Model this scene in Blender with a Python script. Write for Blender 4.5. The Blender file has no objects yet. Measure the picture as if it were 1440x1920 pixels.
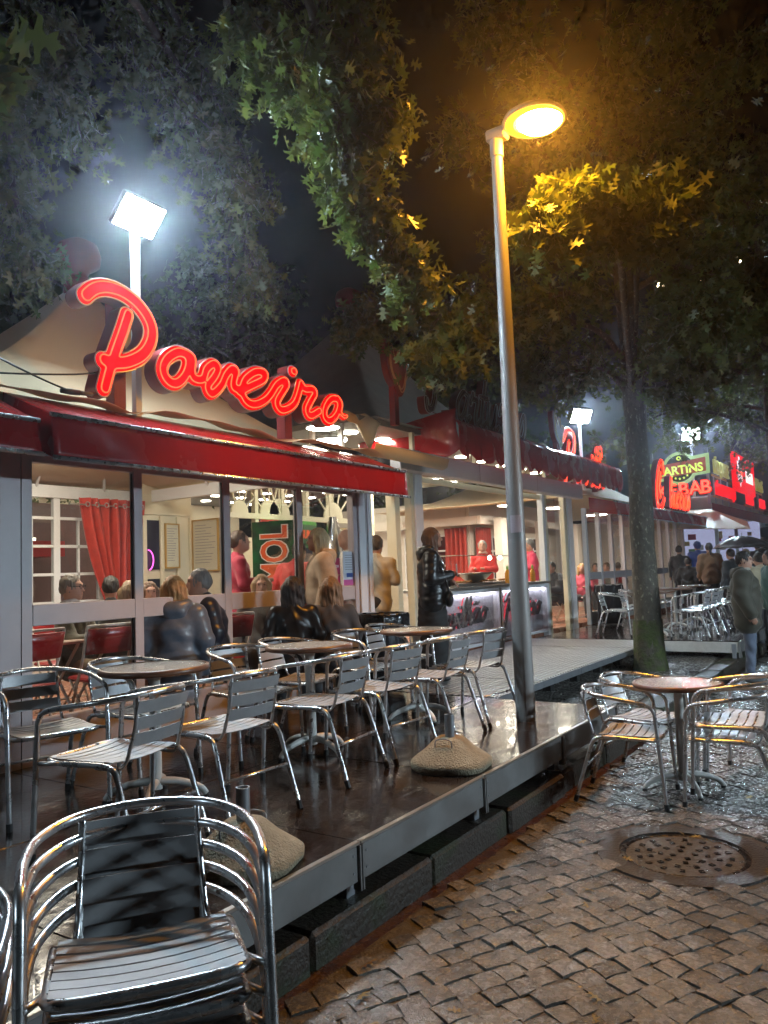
import bpy, bmesh, math, random
import numpy as np
from mathutils import Vector, Matrix, noise

S = bpy.context.scene
RN = random.Random(11)
PI = math.pi
rad = math.radians

# ------------------------------------------------------------------ camera
PITCH, ROLL, YAW, FPX, EYE = rad(4.5), rad(2.2), rad(33.8), 1450.0, 1.58
FW = Vector((math.cos(PITCH)*math.cos(YAW), math.cos(PITCH)*math.sin(YAW), math.sin(PITCH)))
_r0 = Vector((math.sin(YAW), -math.cos(YAW), 0)); _u0 = _r0.cross(FW)
RT = _r0*math.cos(ROLL) - _u0*math.sin(ROLL)
UP = _r0*math.sin(ROLL) + _u0*math.cos(ROLL)
cam_d = bpy.data.cameras.new('camera'); cam = bpy.data.objects.new('camera', cam_d)
S.collection.objects.link(cam); S.camera = cam
cam_d.sensor_fit = 'VERTICAL'; cam_d.sensor_height = 36.0; cam_d.lens = 36.0*FPX/1920.0
cam_d.clip_start = 0.05; cam_d.clip_end = 400
M = Matrix.Identity(4)
for i in range(3):
    M[i][0], M[i][1], M[i][2] = RT[i], UP[i], -FW[i]
M[2][3] = EYE
cam.matrix_world = M

# ------------------------------------------------------------------ night sky, exposure
W = bpy.data.worlds.new('World'); S.world = W; W.use_nodes = True
nt = W.node_tree; nt.nodes.clear()
sky = nt.nodes.new('ShaderNodeTexSky'); sky.sky_type = 'NISHITA'; sky.sun_disc = False
sky.sun_elevation = rad(-7); sky.sun_rotation = rad(200)
bg = nt.nodes.new('ShaderNodeBackground'); bg.inputs[1].default_value = 0.05
wo = nt.nodes.new('ShaderNodeOutputWorld')
nt.links.new(sky.outputs[0], bg.inputs[0]); nt.links.new(bg.outputs[0], wo.inputs[0])
S.view_settings.view_transform = 'Standard'; S.view_settings.look = 'None'
S.view_settings.exposure = 0.0; S.view_settings.gamma = 1.0
S.render.engine = 'CYCLES'
S.cycles.use_denoising = True
S.cycles.max_bounces = 5; S.cycles.transparent_max_bounces = 16
S.cycles.use_adaptive_sampling = True; S.cycles.adaptive_threshold = .03; S.cycles.adaptive_min_samples = 12
S.cycles.glossy_bounces = 3; S.cycles.diffuse_bounces = 2; S.cycles.transmission_bounces = 3
S.cycles.volume_bounces = 0
S.cycles.sample_clamp_indirect = 4.0
S.cycles.caustics_reflective = False; S.cycles.caustics_refractive = False

# ------------------------------------------------------------------ survey: from a measured bearing to a point in the place
def bearing(x, y):
    return FW + RT*((x-720)/FPX) - UP*((y-960)/FPX)
def at(x, y, d):
    return Vector((0, 0, EYE)) + bearing(x, y)*d
def onY(x, y, Y):
    b = bearing(x, y); return Vector((0, 0, EYE)) + b*(Y/b.y)
def onZ(x, y, Z):
    b = bearing(x, y); return Vector((0, 0, EYE)) + b*((Z-EYE)/b.z)
def onX(x, y, X):
    b = bearing(x, y); return Vector((0, 0, EYE)) + b*(X/b.x)

# ------------------------------------------------------------------ materials
MATS = {}
def mat(name, col=(.5, .5, .5), rough=.5, metal=0., var=0., vscale=8., bump=0., bscale=40., emit=None, estr=0.,
        coat=0., spec=.5, island=0., objrand=0., rvar=0., col2=None, c2scale=3., c2lo=.45, c2hi=.6, sheen=0., stretch=None, subs=0.):
    if name in MATS: return MATS[name]
    m = bpy.data.materials.new(name); m.use_nodes = True; MATS[name] = m
    t = m.node_tree; b = t.nodes['Principled BSDF']; N = t.nodes.new; L = t.links.new
    b.inputs['Base Color'].default_value = (*col, 1); b.inputs['Roughness'].default_value = rough
    b.inputs['Metallic'].default_value = metal; b.inputs['Specular IOR Level'].default_value = spec
    b.inputs['Coat Weight'].default_value = coat; b.inputs['Sheen Weight'].default_value = sheen
    tc = N('ShaderNodeTexCoord'); vec = tc.outputs['Object']
    if stretch:
        mp = N('ShaderNodeMapping'); mp.inputs['Scale'].default_value = stretch; L(vec, mp.inputs[0]); vec = mp.outputs[0]
    cur = None
    if col2 is not None:
        n = N('ShaderNodeTexNoise'); n.inputs['Scale'].default_value = c2scale; n.inputs['Detail'].default_value = 6
        L(vec, n.inputs['Vector'])
        r = N('ShaderNodeMapRange'); r.inputs[1].default_value = c2lo; r.inputs[2].default_value = c2hi; L(n.outputs['Fac'], r.inputs[0])
        x = N('ShaderNodeMix'); x.data_type = 'RGBA'; x.inputs[6].default_value = (*col, 1); x.inputs[7].default_value = (*col2, 1)
        L(r.outputs[0], x.inputs[0]); cur = x.outputs[2]
    fac = None
    if var > 0:
        n = N('ShaderNodeTexNoise'); n.inputs['Scale'].default_value = vscale; n.inputs['Detail'].default_value = 8
        n.inputs['Roughness'].default_value = .65
        L(vec, n.inputs['Vector'])
        r = N('ShaderNodeMapRange'); r.inputs[1].default_value = .25; r.inputs[2].default_value = .75
        r.inputs[3].default_value = 1-var; r.inputs[4].default_value = 1+var; L(n.outputs['Fac'], r.inputs[0]); fac = r.outputs[0]
    for amt, node, sock in ((island, 'ShaderNodeNewGeometry', 'Random Per Island'), (objrand, 'ShaderNodeObjectInfo', 'Random')):
        if amt > 0:
            g = N(node); r = N('ShaderNodeMapRange'); r.inputs[3].default_value = 1-amt; r.inputs[4].default_value = 1+amt
            L(g.outputs[sock], r.inputs[0])
            if fac is None: fac = r.outputs[0]
            else:
                mu = N('ShaderNodeMath'); mu.operation = 'MULTIPLY'; L(fac, mu.inputs[0]); L(r.outputs[0], mu.inputs[1]); fac = mu.outputs[0]
    if fac is not None:
        h = N('ShaderNodeMix'); h.data_type = 'RGBA'; h.blend_type = 'MULTIPLY'; h.inputs[0].default_value = 1
        if cur is None: h.inputs[6].default_value = (*col, 1)
        else: L(cur, h.inputs[6])
        cb = N('ShaderNodeCombineColor'); [L(fac, cb.inputs[i]) for i in range(3)]
        L(cb.outputs[0], h.inputs[7]); cur = h.outputs[2]
    if cur is not None: L(cur, b.inputs['Base Color'])
    if rvar > 0:
        n = N('ShaderNodeTexNoise'); n.inputs['Scale'].default_value = vscale*.6; n.inputs['Detail'].default_value = 5; L(vec, n.inputs['Vector'])
        r = N('ShaderNodeMapRange'); r.inputs[1].default_value = .35; r.inputs[2].default_value = .65
        r.inputs[3].default_value = max(.02, rough-rvar); r.inputs[4].default_value = rough+rvar
        L(n.outputs['Fac'], r.inputs[0]); L(r.outputs[0], b.inputs['Roughness'])
    if bump > 0:
        n = N('ShaderNodeTexNoise'); n.inputs['Scale'].default_value = bscale; n.inputs['Detail'].default_value = 6; L(vec, n.inputs['Vector'])
        bp = N('ShaderNodeBump'); bp.inputs['Strength'].default_value = min(1, bump); bp.inputs['Distance'].default_value = .02
        L(n.outputs['Fac'], bp.inputs['Height']); L(bp.outputs[0], b.inputs['Normal'])
    if emit is not None:
        b.inputs['Emission Color'].default_value = (*emit, 1); b.inputs['Emission Strength'].default_value = estr
    return m

def glass_mat(name, tint=(1, 1, 1), refl=.07):
    if name in MATS: return MATS[name]
    m = bpy.data.materials.new(name); m.use_nodes = True; MATS[name] = m
    t = m.node_tree; t.nodes.clear(); N = t.nodes.new; L = t.links.new
    tr = N('ShaderNodeBsdfTransparent'); tr.inputs[0].default_value = (*tint, 1)
    gl = N('ShaderNodeBsdfGlossy'); gl.inputs['Roughness'].default_value = .02
    fr = N('ShaderNodeLayerWeight'); fr.inputs[0].default_value = .25
    mr = N('ShaderNodeMapRange'); mr.inputs[3].default_value = refl*.5; mr.inputs[4].default_value = .45
    L(fr.outputs['Fresnel'], mr.inputs[0])
    mx = N('ShaderNodeMixShader'); L(mr.outputs[0], mx.inputs[0]); L(tr.outputs[0], mx.inputs[1]); L(gl.outputs[0], mx.inputs[2])
    o = N('ShaderNodeOutputMaterial'); L(mx.outputs[0], o.inputs[0])
    return m

def leaf_mat(name, c1, c2, trans=.35):
    m = bpy.data.materials.new(name); m.use_nodes = True; MATS[name] = m
    t = m.node_tree; t.nodes.clear(); N = t.nodes.new; L = t.links.new
    g = N('ShaderNodeNewGeometry'); x = N('ShaderNodeMix'); x.data_type = 'RGBA'
    x.inputs[6].default_value = (*c1, 1); x.inputs[7].default_value = (*c2, 1); L(g.outputs['Random Per Island'], x.inputs[0])
    b = N('ShaderNodeBsdfPrincipled'); b.inputs['Roughness'].default_value = .42; L(x.outputs[2], b.inputs['Base Color'])
    tl = N('ShaderNodeBsdfTranslucent'); L(x.outputs[2], tl.inputs[0])
    mx = N('ShaderNodeMixShader'); mx.inputs[0].default_value = trans; L(b.outputs[0], mx.inputs[1]); L(tl.outputs[0], mx.inputs[2])
    o = N('ShaderNodeOutputMaterial'); L(mx.outputs[0], o.inputs[0])
    return m

def pvc_mat(name, col, trans=.25, rough=.26):
    m = mat(name, col, rough, var=.16, vscale=3, bump=.35, bscale=4, coat=.5, rvar=.08)
    t = m.node_tree; N = t.nodes.new; L = t.links.new; b = t.nodes['Principled BSDF']; o = t.nodes['Material Output']
    tl = N('ShaderNodeBsdfTranslucent'); tl.inputs[0].default_value = (col[0]*1.6, col[1], col[2], 1)
    mx = N('ShaderNodeMixShader'); mx.inputs[0].default_value = trans; L(b.outputs[0], mx.inputs[1]); L(tl.outputs[0], mx.inputs[2]); L(mx.outputs[0], o.inputs[0])
    return m

def emit_mat(name, col, strength):
    if name in MATS: return MATS[name]
    m = bpy.data.materials.new(name); m.use_nodes = True; MATS[name] = m
    t = m.node_tree; t.nodes.clear()
    e = t.nodes.new('ShaderNodeEmission'); e.inputs[0].default_value = (*col, 1); e.inputs[1].default_value = strength
    o = t.nodes.new('ShaderNodeOutputMaterial'); t.links.new(e.outputs[0], o.inputs[0])
    return m

# ------------------------------------------------------------------ mesh helpers
def link(o, parent=None):
    S.collection.objects.link(o)
    if parent is not None: o.parent = parent
    return o
def tag(o, label=None, cat=None, group=None, kind=None):
    if label: o['label'] = label
    if cat: o['category'] = cat
    if group: o['group'] = group
    if kind: o['kind'] = kind
    return o
def thing(name, loc, label, cat, group=None, rz=0.):
    o = bpy.data.objects.new(name, None); o.empty_display_size = .1; link(o)
    o.location = loc; o.rotation_euler = (0, 0, rz)
    return tag(o, label, cat, group)
def copy_tree(o, parent=None):
    c = o.copy(); S.collection.objects.link(c); c.parent = parent
    for ch in list(o.children): copy_tree(ch, c)
    return c

class MB:
    def __init__(s): s.v = []; s.f = []
    def box(s, x0, y0, z0, x1, y1, z1):
        b = len(s.v)
        s.v += [(x0,y0,z0),(x1,y0,z0),(x1,y1,z0),(x0,y1,z0),(x0,y0,z1),(x1,y0,z1),(x1,y1,z1),(x0,y1,z1)]
        s.f += [(b,b+3,b+2,b+1),(b+4,b+5,b+6,b+7),(b,b+1,b+5,b+4),(b+1,b+2,b+6,b+5),(b+2,b+3,b+7,b+6),(b+3,b,b+4,b+7)]
        return s
    def hexa(s, p):   # 8 points, bottom ring then top ring
        b = len(s.v); s.v += [tuple(q) for q in p]
        s.f += [(b,b+3,b+2,b+1),(b+4,b+5,b+6,b+7),(b,b+1,b+5,b+4),(b+1,b+2,b+6,b+5),(b+2,b+3,b+7,b+6),(b+3,b,b+4,b+7)]
        return s
    def bar(s, a, b, w, h, up=(0, 0, 1)):
        a = Vector(a); b = Vector(b); d = (b-a).normalized(); u = Vector(up)
        if abs(d.dot(u)) > .98: u = Vector((1, 0, 0))
        x = d.cross(u).normalized(); y = x.cross(d)
        x *= w/2; y *= h/2
        return s.hexa([a-x-y, a+x-y, b+x-y, b-x-y, a-x+y, a+x+y, b+x+y, b-x+y])
    def tube(s, pts, r, n=8, closed=False, caps=True):
        P = [Vector(p) for p in pts]; m = len(P)
        rr = r if isinstance(r, (list, tuple)) else [r]*m
        b0 = len(s.v); t0 = None; nrm = None
        for i in range(m):
            if closed: t = (P[(i+1) % m]-P[i-1])
            else: t = P[min(i+1, m-1)]-P[max(i-1, 0)]
            if t.length < 1e-9: t = t0 or Vector((0, 0, 1))
            t = t.normalized()
            if nrm is None:
                a = Vector((0, 0, 1)) if abs(t.z) < .9 else Vector((1, 0, 0))
                nrm = t.cross(a).normalized()
            else:
                nrm = (nrm - t*nrm.dot(t))
                nrm = nrm.normalized() if nrm.length > 1e-6 else t.orthogonal().normalized()
            bn = t.cross(nrm); t0 = t
            for k in range(n):
                a = 2*PI*k/n
                s.v.append(tuple(P[i] + (nrm*math.cos(a)+bn*math.sin(a))*rr[i]))
        for i in range(m if closed else m-1):
            j = (i+1) % m
            for k in range(n):
                l = (k+1) % n
                s.f.append((b0+i*n+k, b0+i*n+l, b0+j*n+l, b0+j*n+k))
        if caps and not closed:
            s.f.append(tuple(b0+k for k in range(n))[::-1]); s.f.append(tuple(b0+(m-1)*n+k for k in range(n)))
        return s
    def lathe(s, prof, c=(0, 0, 0), n=24, warp=None, capb=True, capt=True):
        b0 = len(s.v); c = Vector(c)
        for (r, z) in prof:
            for k in range(n):
                a = 2*PI*k/n; q = r*(warp(a, z) if warp else 1)
                s.v.append((c.x+q*math.cos(a), c.y+q*math.sin(a), c.z+z))
        for i in range(len(prof)-1):
            for k in range(n):
                l = (k+1) % n; s.f.append((b0+i*n+k, b0+i*n+l, b0+(i+1)*n+l, b0+(i+1)*n+k))
        if capb: s.f.append(tuple(b0+k for k in range(n))[::-1])
        if capt: s.f.append(tuple(b0+(len(prof)-1)*n+k for k in range(n)))
        return s
    def prism(s, pts, off):    # closed outline of 3D points, pushed along off
        b = len(s.v); n = len(pts); off = Vector(off)
        s.v += [tuple(p) for p in pts] + [tuple(Vector(p)+off) for p in pts]
        s.f.append(tuple(range(b, b+n))); s.f.append(tuple(range(b+2*n-1, b+n-1, -1)))
        for i in range(n):
            j = (i+1) % n; s.f.append((b+j, b+i, b+n+i, b+n+j))
        return s
    def grid(s, fn, nu, nv, thick=None):
        b = len(s.v)
        for i in range(nu+1):
            for j in range(nv+1): s.v.append(tuple(fn(i/nu, j/nv)))
        for i in range(nu):
            for j in range(nv):
                a = b+i*(nv+1)+j; s.f.append((a, a+nv+1, a+nv+2, a+1))
        return s
    def mesh(s, name, smooth=False):
        me = bpy.data.meshes.new(name); me.from_pydata([tuple(v) for v in s.v], [], s.f); me.update()
        bm = bmesh.new(); bm.from_mesh(me); bmesh.ops.recalc_face_normals(bm, faces=bm.faces); bm.to_mesh(me); bm.free()
        if smooth:
            me.polygons.foreach_set('use_smooth', [True]*len(me.polygons))
        return me
    def build(s, name, m, parent=None, smooth=False, bevel=0., solid=0., loc=None, autosm=False):
        me = s.mesh(name, smooth)
        if solid or bevel:
            bm = bmesh.new(); bm.from_mesh(me)
            if bevel:
                bmesh.ops.bevel(bm, geom=list(bm.edges), offset=bevel, segments=1, affect='EDGES', clamp_overlap=True)
            if solid:
                bmesh.ops.solidify(bm, geom=list(bm.faces), thickness=solid)
            bm.to_mesh(me); bm.free()
            if smooth: me.polygons.foreach_set('use_smooth', [True]*len(me.polygons))
        me.materials.append(m)
        if autosm: me.set_sharp_from_angle(angle=rad(38))
        o = bpy.data.objects.new(name, me); link(o, parent)
        if loc is not None: o.location = loc
        return o

def obj(name, me, m, parent=None, loc=None):
    if not me.materials: me.materials.append(m)
    o = bpy.data.objects.new(name, me); link(o, parent)
    if loc is not None: o.location = loc
    return o

def catmull(P, n=8, closed=False):
    P = [np.array(p, float) for p in P]; m = len(P); out = []
    rng = range(m if closed else m-1)
    for i in rng:
        if closed: a, b, c, d = P[i-1], P[i], P[(i+1) % m], P[(i+2) % m]
        else: a, b, c, d = P[max(i-1, 0)], P[i], P[i+1], P[min(i+2, m-1)]
        for k in range(n):
            t = k/n
            out.append(.5*((2*b)+(-a+c)*t+(2*a-5*b+4*c-d)*t*t+(-a+3*b-3*c+d)*t**3))
    if not closed: out.append(P[-1])
    return out
def fillet(P, r=.04, n=5):     # polyline with rounded corners
    P = [Vector(p) for p in P]; out = [P[0]]
    for i in range(1, len(P)-1):
        a, b, c = P[i-1], P[i], P[i+1]
        u = (a-b); v = (c-b); q = min(r, u.length*.45, v.length*.45)
        s0 = b+u.normalized()*q; s1 = b+v.normalized()*q
        for k in range(n+1):
            t = k/n; out.append(s0*(1-t)**2 + b*2*t*(1-t) + s1*t*t)
    out.append(P[-1]); return out

def text_mesh(body, size=.2, extrude=.01, shear=0., bold=0., align='LEFT', sx=1., spacing=1.):
    c = bpy.data.curves.new('lettering', 'FONT'); c.body = body; c.size = size; c.extrude = extrude; c.shear = shear
    c.align_x = align; c.offset = bold; c.space_character = spacing; c.resolution_u = 3
    o = bpy.data.objects.new('lettering', c); S.collection.objects.link(o)
    dg = bpy.context.evaluated_depsgraph_get(); me = bpy.data.meshes.new_from_object(o.evaluated_get(dg))
    bpy.data.objects.remove(o); bpy.data.curves.remove(c)
    if sx != 1.:
        for v in me.vertices: v.co.x *= sx
    return me
# lettering stands in its own XY plane: this lays it on a wall whose reading direction is u and whose up is w
def stand(o, loc, u=(1, 0, 0), w=(0, 0, 1)):
    u = Vector(u).normalized(); w = Vector(w).normalized(); n = u.cross(w)
    m = Matrix.Identity(4)
    for i in range(3): m[i][0], m[i][1], m[i][2], m[i][3] = u[i], w[i], n[i], loc[i]
    o.matrix_local = m
    return o

# ------------------------------------------------------------------ outlines of stroke lettering (distance field -> contours)
def stroke_field(strokes, step):
    segs = []; hw = []
    for pts, h in strokes:
        pts = [np.array(p[:2], float) for p in pts]
        for a, b in zip(pts[:-1], pts[1:]): segs.append((a, b)); hw.append(h)
    allp = np.array([p for s in segs for p in s]); mx = max(hw)+3*step
    lo = allp.min(0)-mx; hi = allp.max(0)+mx
    nx, ny = int((hi[0]-lo[0])/step)+2, int((hi[1]-lo[1])/step)+2
    X, Y = np.meshgrid(lo[0]+step*np.arange(nx), lo[1]+step*np.arange(ny), indexing='ij')
    F = np.full((nx, ny), 9.)
    for (a, b), h in zip(segs, hw):
        d = b-a; L2 = max(d@d, 1e-12)
        i0 = max(0, int((min(a[0], b[0])-h-3*step-lo[0])/step)); i1 = int((max(a[0], b[0])+h+3*step-lo[0])/step)+2
        j0 = max(0, int((min(a[1], b[1])-h-3*step-lo[1])/step)); j1 = int((max(a[1], b[1])+h+3*step-lo[1])/step)+2
        x, y = X[i0:i1, j0:j1], Y[i0:i1, j0:j1]
        t = np.clip(((x-a[0])*d[0]+(y-a[1])*d[1])/L2, 0, 1)
        F[i0:i1, j0:j1] = np.minimum(F[i0:i1, j0:j1], np.hypot(x-a[0]-t*d[0], y-a[1]-t*d[1])-h)
    return F, lo
def contours(F, lo, step, level, minlen=8):
    G = F-level; ins = G < 0; segs = {}
    nx, ny = G.shape
    c = ins[:-1, :-1]*1+ins[1:, :-1]*2+ins[1:, 1:]*4+ins[:-1, 1:]*8
    I, J = np.nonzero((c > 0) & (c < 15))
    T = {1: [(3, 0)], 2: [(0, 1)], 3: [(3, 1)], 4: [(1, 2)], 5: [(3, 2), (1, 0)], 6: [(0, 2)], 7: [(3, 2)], 8: [(2, 3)], 9: [(2, 0)],
         10: [(0, 3), (2, 1)], 11: [(2, 1)], 12: [(1, 3)], 13: [(1, 0)], 14: [(0, 3)]}
    pos = {}
    def edge(i, j, e):
        if e == 0: k = (i, j, 0); a, b = (i, j), (i+1, j)
        elif e == 2: k = (i, j+1, 0); a, b = (i, j+1), (i+1, j+1)
        elif e == 3: k = (i, j, 1); a, b = (i, j), (i, j+1)
        else: k = (i+1, j, 1); a, b = (i+1, j), (i+1, j+1)
        if k not in pos:
            t = G[a]/(G[a]-G[b]); pos[k] = (lo[0]+step*(a[0]+t*(b[0]-a[0])), lo[1]+step*(a[1]+t*(b[1]-a[1])))
        return k
    for i, j in zip(I.tolist(), J.tolist()):
        for e0, e1 in T[int(c[i, j])]: segs[edge(i, j, e0)] = edge(i, j, e1)
    loops = []
    while segs:
        k0 = next(iter(segs)); L = []; k = k0
        while k in segs:
            L.append(pos[k]); k = segs.pop(k)
        if len(L) >= minlen: loops.append(L)
    return loops
def smooth_loop(L, it=2):
    A = np.array(L)
    for _ in range(it): A = .25*np.roll(A, 1, 0)+.5*A+.25*np.roll(A, -1, 0)
    return A
def thin(L, k=2): return L[::k] if len(L) > 14 else L
def plate_mesh(loops, depth):
    c = bpy.data.curves.new('plate', 'CURVE'); c.dimensions = '2D'; c.fill_mode = 'BOTH'; c.extrude = depth/2
    for L in loops:
        s = c.splines.new('POLY'); s.points.add(len(L)-1); s.use_cyclic_u = True
        for p, q in zip(s.points, L): p.co = (q[0], q[1], 0, 1)
    o = bpy.data.objects.new('plate', c); S.collection.objects.link(o)
    dg = bpy.context.evaluated_depsgraph_get(); me = bpy.data.meshes.new_from_object(o.evaluated_get(dg))
    bpy.data.objects.remove(o); bpy.data.curves.remove(c)
    return me

# ------------------------------------------------------------------ smooth bodies (distance field -> surface net)
class Body:
    def __init__(s, lo, hi, h):
        s.lo = np.array(lo, float); s.h = h
        n = np.ceil((np.array(hi)-s.lo)/h).astype(int)+1
        s.ax = [s.lo[i]+h*np.arange(n[i]) for i in range(3)]
        s.F = np.full(tuple(n), .5)
    def _sub(s, lo, hi):
        sl = []
        for i in range(3):
            a = max(0, int((lo[i]-s.lo[i])/s.h)); b = min(len(s.ax[i]), int((hi[i]-s.lo[i])/s.h)+2); sl.append(slice(a, max(b, a)))
        X = [s.ax[i][sl[i]] for i in range(3)]
        return tuple(sl), X[0][:, None, None], X[1][None, :, None], X[2][None, None, :]
    def _mix(s, sl, d, k, cut):
        F = s.F[sl]
        if F.size == 0: return
        if cut:
            d = -d; h = np.clip(.5-.5*(F-d)/k, 0, 1); s.F[sl] = F*(1-h)+d*h+k*h*(1-h)
        else:
            h = np.clip(.5+.5*(F-d)/k, 0, 1); s.F[sl] = F*(1-h)+d*h-k*h*(1-h)
    def cap(s, a, b, ra, rb=None, k=.03, cut=False):
        rb = ra if rb is None else rb; a = np.array(a, float); b = np.array(b, float); r = max(ra, rb)+2*k+2*s.h
        sl, X, Y, Z = s._sub(np.minimum(a, b)-r, np.maximum(a, b)+r)
        d = b-a; L2 = max(d@d, 1e-9)
        t = np.clip(((X-a[0])*d[0]+(Y-a[1])*d[1]+(Z-a[2])*d[2])/L2, 0, 1)
        q = np.sqrt((X-a[0]-t*d[0])**2+(Y-a[1]-t*d[1])**2+(Z-a[2]-t*d[2])**2)-(ra+t*(rb-ra))
        s._mix(sl, q, k, cut); return s
    def ell(s, c, r, k=.03, cut=False, rx=0.):
        c = np.array(c, float); r = np.array(r, float); R = max(r)+2*k+2*s.h
        sl, X, Y, Z = s._sub(c-R, c+R)
        X, Y, Z = X-c[0], Y-c[1], Z-c[2]
        if rx: Y, Z = Y*math.cos(rx)+Z*math.sin(rx), -Y*math.sin(rx)+Z*math.cos(rx)
        k0 = np.sqrt((X/r[0])**2+(Y/r[1])**2+(Z/r[2])**2); k1 = np.sqrt((X/r[0]**2)**2+(Y/r[1]**2)**2+(Z/r[2]**2)**2)+1e-9
        s._mix(sl, k0*(k0-1)/k1, k, cut); return s
    def mesh(s, name, warp=None):
        F = s.F; S0 = np.array(F.shape)-1
        P = np.zeros((*S0, 3)); C = np.zeros(tuple(S0))
        cs = [(i, j, k) for i in (0, 1) for j in (0, 1) for k in (0, 1)]
        def corner(o): return F[o[0]:o[0]+S0[0], o[1]:o[1]+S0[1], o[2]:o[2]+S0[2]]
        for a in cs:
            for ax in range(3):
                if a[ax]: continue
                b = list(a); b[ax] = 1; A = corner(a); B = corner(b); m = (A < 0) != (B < 0)
                t = A[m]/(A[m]-B[m]); q = np.tile(np.array(a, float), (t.size, 1)); q[:, ax] = t
                P[m] += q; C[m] += 1
        idx = -np.ones(tuple(S0), int); on = C > 0; idx[on] = np.arange(on.sum())
        cell = np.argwhere(on); V = s.lo+s.h*(cell+P[on]/C[on][:, None])
        faces = []
        for ax in range(3):
            u, v = (ax+1) % 3, (ax+2) % 3
            sa = [slice(None)]*3; sb = [slice(None)]*3; sa[ax] = slice(0, -1); sb[ax] = slice(1, None)
            A = F[tuple(sa)]; B = F[tuple(sb)]; e = np.argwhere((A < 0) != (B < 0))
            e = e[(e[:, u] > 0) & (e[:, v] > 0) & (e[:, u] < S0[u]) & (e[:, v] < S0[v])]
            if len(e) == 0: continue
            neg = A[tuple(e.T)] < 0
            def id_(du, dv):
                q = e.copy(); q[:, u] += du; q[:, v] += dv; return idx[tuple(q.T)]
            q = np.stack([id_(-1, -1), id_(0, -1), id_(0, 0), id_(-1, 0)], 1)
            q[~neg] = q[~neg][:, ::-1]; faces.append(q)
        Q = np.concatenate(faces); Q = Q[(Q >= 0).all(1)]
        if warp is not None: V = warp(V)
        me = bpy.data.meshes.new(name); me.from_pydata(V.tolist(), [], Q.tolist()); me.update()
        me.polygons.foreach_set('use_smooth', [True]*len(me.polygons))
        return me
# ================================================================== MATERIAL PALETTE
ALU = mat('brushed_aluminium', (.60, .60, .61), .30, .88, var=.12, vscale=30, rvar=.08)
SLAT = mat('ribbed_aluminium_slat', (.40, .40, .41), .42, .40, var=.12, vscale=14, rvar=.08)
def ribs(m, pitch, depth):
    t = m.node_tree; N = t.nodes.new; L = t.links.new
    tc = N('ShaderNodeTexCoord'); sp = N('ShaderNodeSeparateXYZ'); L(tc.outputs['Object'], sp.inputs[0])
    ad = N('ShaderNodeMath'); ad.operation = 'ADD'; L(sp.outputs[1], ad.inputs[0]); L(sp.outputs[2], ad.inputs[1])
    mu = N('ShaderNodeMath'); mu.operation = 'MULTIPLY'; mu.inputs[1].default_value = 2*PI/pitch; L(ad.outputs[0], mu.inputs[0])
    si = N('ShaderNodeMath'); si.operation = 'SINE'; L(mu.outputs[0], si.inputs[0])
    bp = N('ShaderNodeBump'); bp.inputs['Strength'].default_value = .3; bp.inputs['Distance'].default_value = depth
    L(si.outputs[0], bp.inputs['Height']); L(bp.outputs[0], t.nodes['Principled BSDF'].inputs['Normal'])
pass
RUBBER = mat('black_rubber', (.012, .012, .012), .6)
FRAME = mat('painted_window_frame', (.50, .45, .47), .38, 0., var=.06, vscale=6)
WHITEF = mat('white_frame_paint', (.70, .70, .68), .35, var=.05, vscale=5)
CREAM = mat('cream_wall_panel', (.66, .60, .44), .45, var=.06, vscale=4)
CREAM2 = mat('pale_wall_panel', (.66, .60, .52), .5, var=.06, vscale=4)
GLASS = glass_mat('window_glass')
RED_PVC = pvc_mat('red_awning_vinyl', (.42, .012, .016), .28)
RED_PAINT = mat('red_painted_steel', (.20, .012, .010), .55, var=.1)
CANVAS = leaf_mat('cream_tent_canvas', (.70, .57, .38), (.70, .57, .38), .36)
DARKCANVAS = mat('unlit_tent_canvas', (.30, .27, .23), .7, var=.15, vscale=3)  # unlit darkness of the rear tent put into the canvas colour
DECKM = mat('wet_dark_plywood', (.020, .014, .011), .16, var=.45, vscale=9, bump=.10, bscale=26, rvar=.10, coat=.25, spec=.6)
EDGE = mat('dull_aluminium_profile', (.22, .215, .21), .45, .5, var=.15, vscale=7, rvar=.1)
EDGELIP = mat('bright_edge_trim', (.45, .42, .38), .35, .9)
STONE = mat('wet_granite_sett', (.125, .118, .107), .22, var=.5, vscale=60, bump=.35, bscale=130, island=.38, objrand=0., rvar=.16, spec=.55)
STONEO = mat('wet_granite_sett_single', (.125, .118, .107), .22, var=.5, vscale=60, bump=.35, bscale=130, objrand=.38, rvar=.16, spec=.55)
GROUT = mat('sandy_wet_joint', (.060, .050, .038), .42, var=.4, vscale=25, bump=.5, bscale=60, rvar=.15)
KERBM = mat('granite_kerb', (.040, .030, .022), .5, var=.35, vscale=30, bump=.5, bscale=50, col2=(.028, .034, .014), c2scale=4, c2lo=.5, c2hi=.62)
GUTTER = mat('muddy_gutter', (.050, .020, .008), .30, var=.5, vscale=18, bump=.4, bscale=50, rvar=.12)
CONCRETE = mat('rough_concrete', (.33, .28, .19), .85, var=.2, vscale=20, bump=1., bscale=85)
STEEL = mat('galvanised_steel', (.30, .31, .33), .45, .7, var=.15)
BLACKB = mat('black_bin_liner', (.010, .011, .014), .22, var=.3, vscale=20, bump=.4, bscale=18)
TABTOP = mat('wet_table_laminate', (.40, .37, .32), .18, var=.25, vscale=30, bump=.25, bscale=70, coat=.4)
TABEDGE = mat('brown_table_edge', (.13, .055, .028), .35, var=.3, vscale=15)
WHITEM = mat('white_cast_metal', (.58, .56, .53), .4, var=.12, vscale=14)

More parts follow.
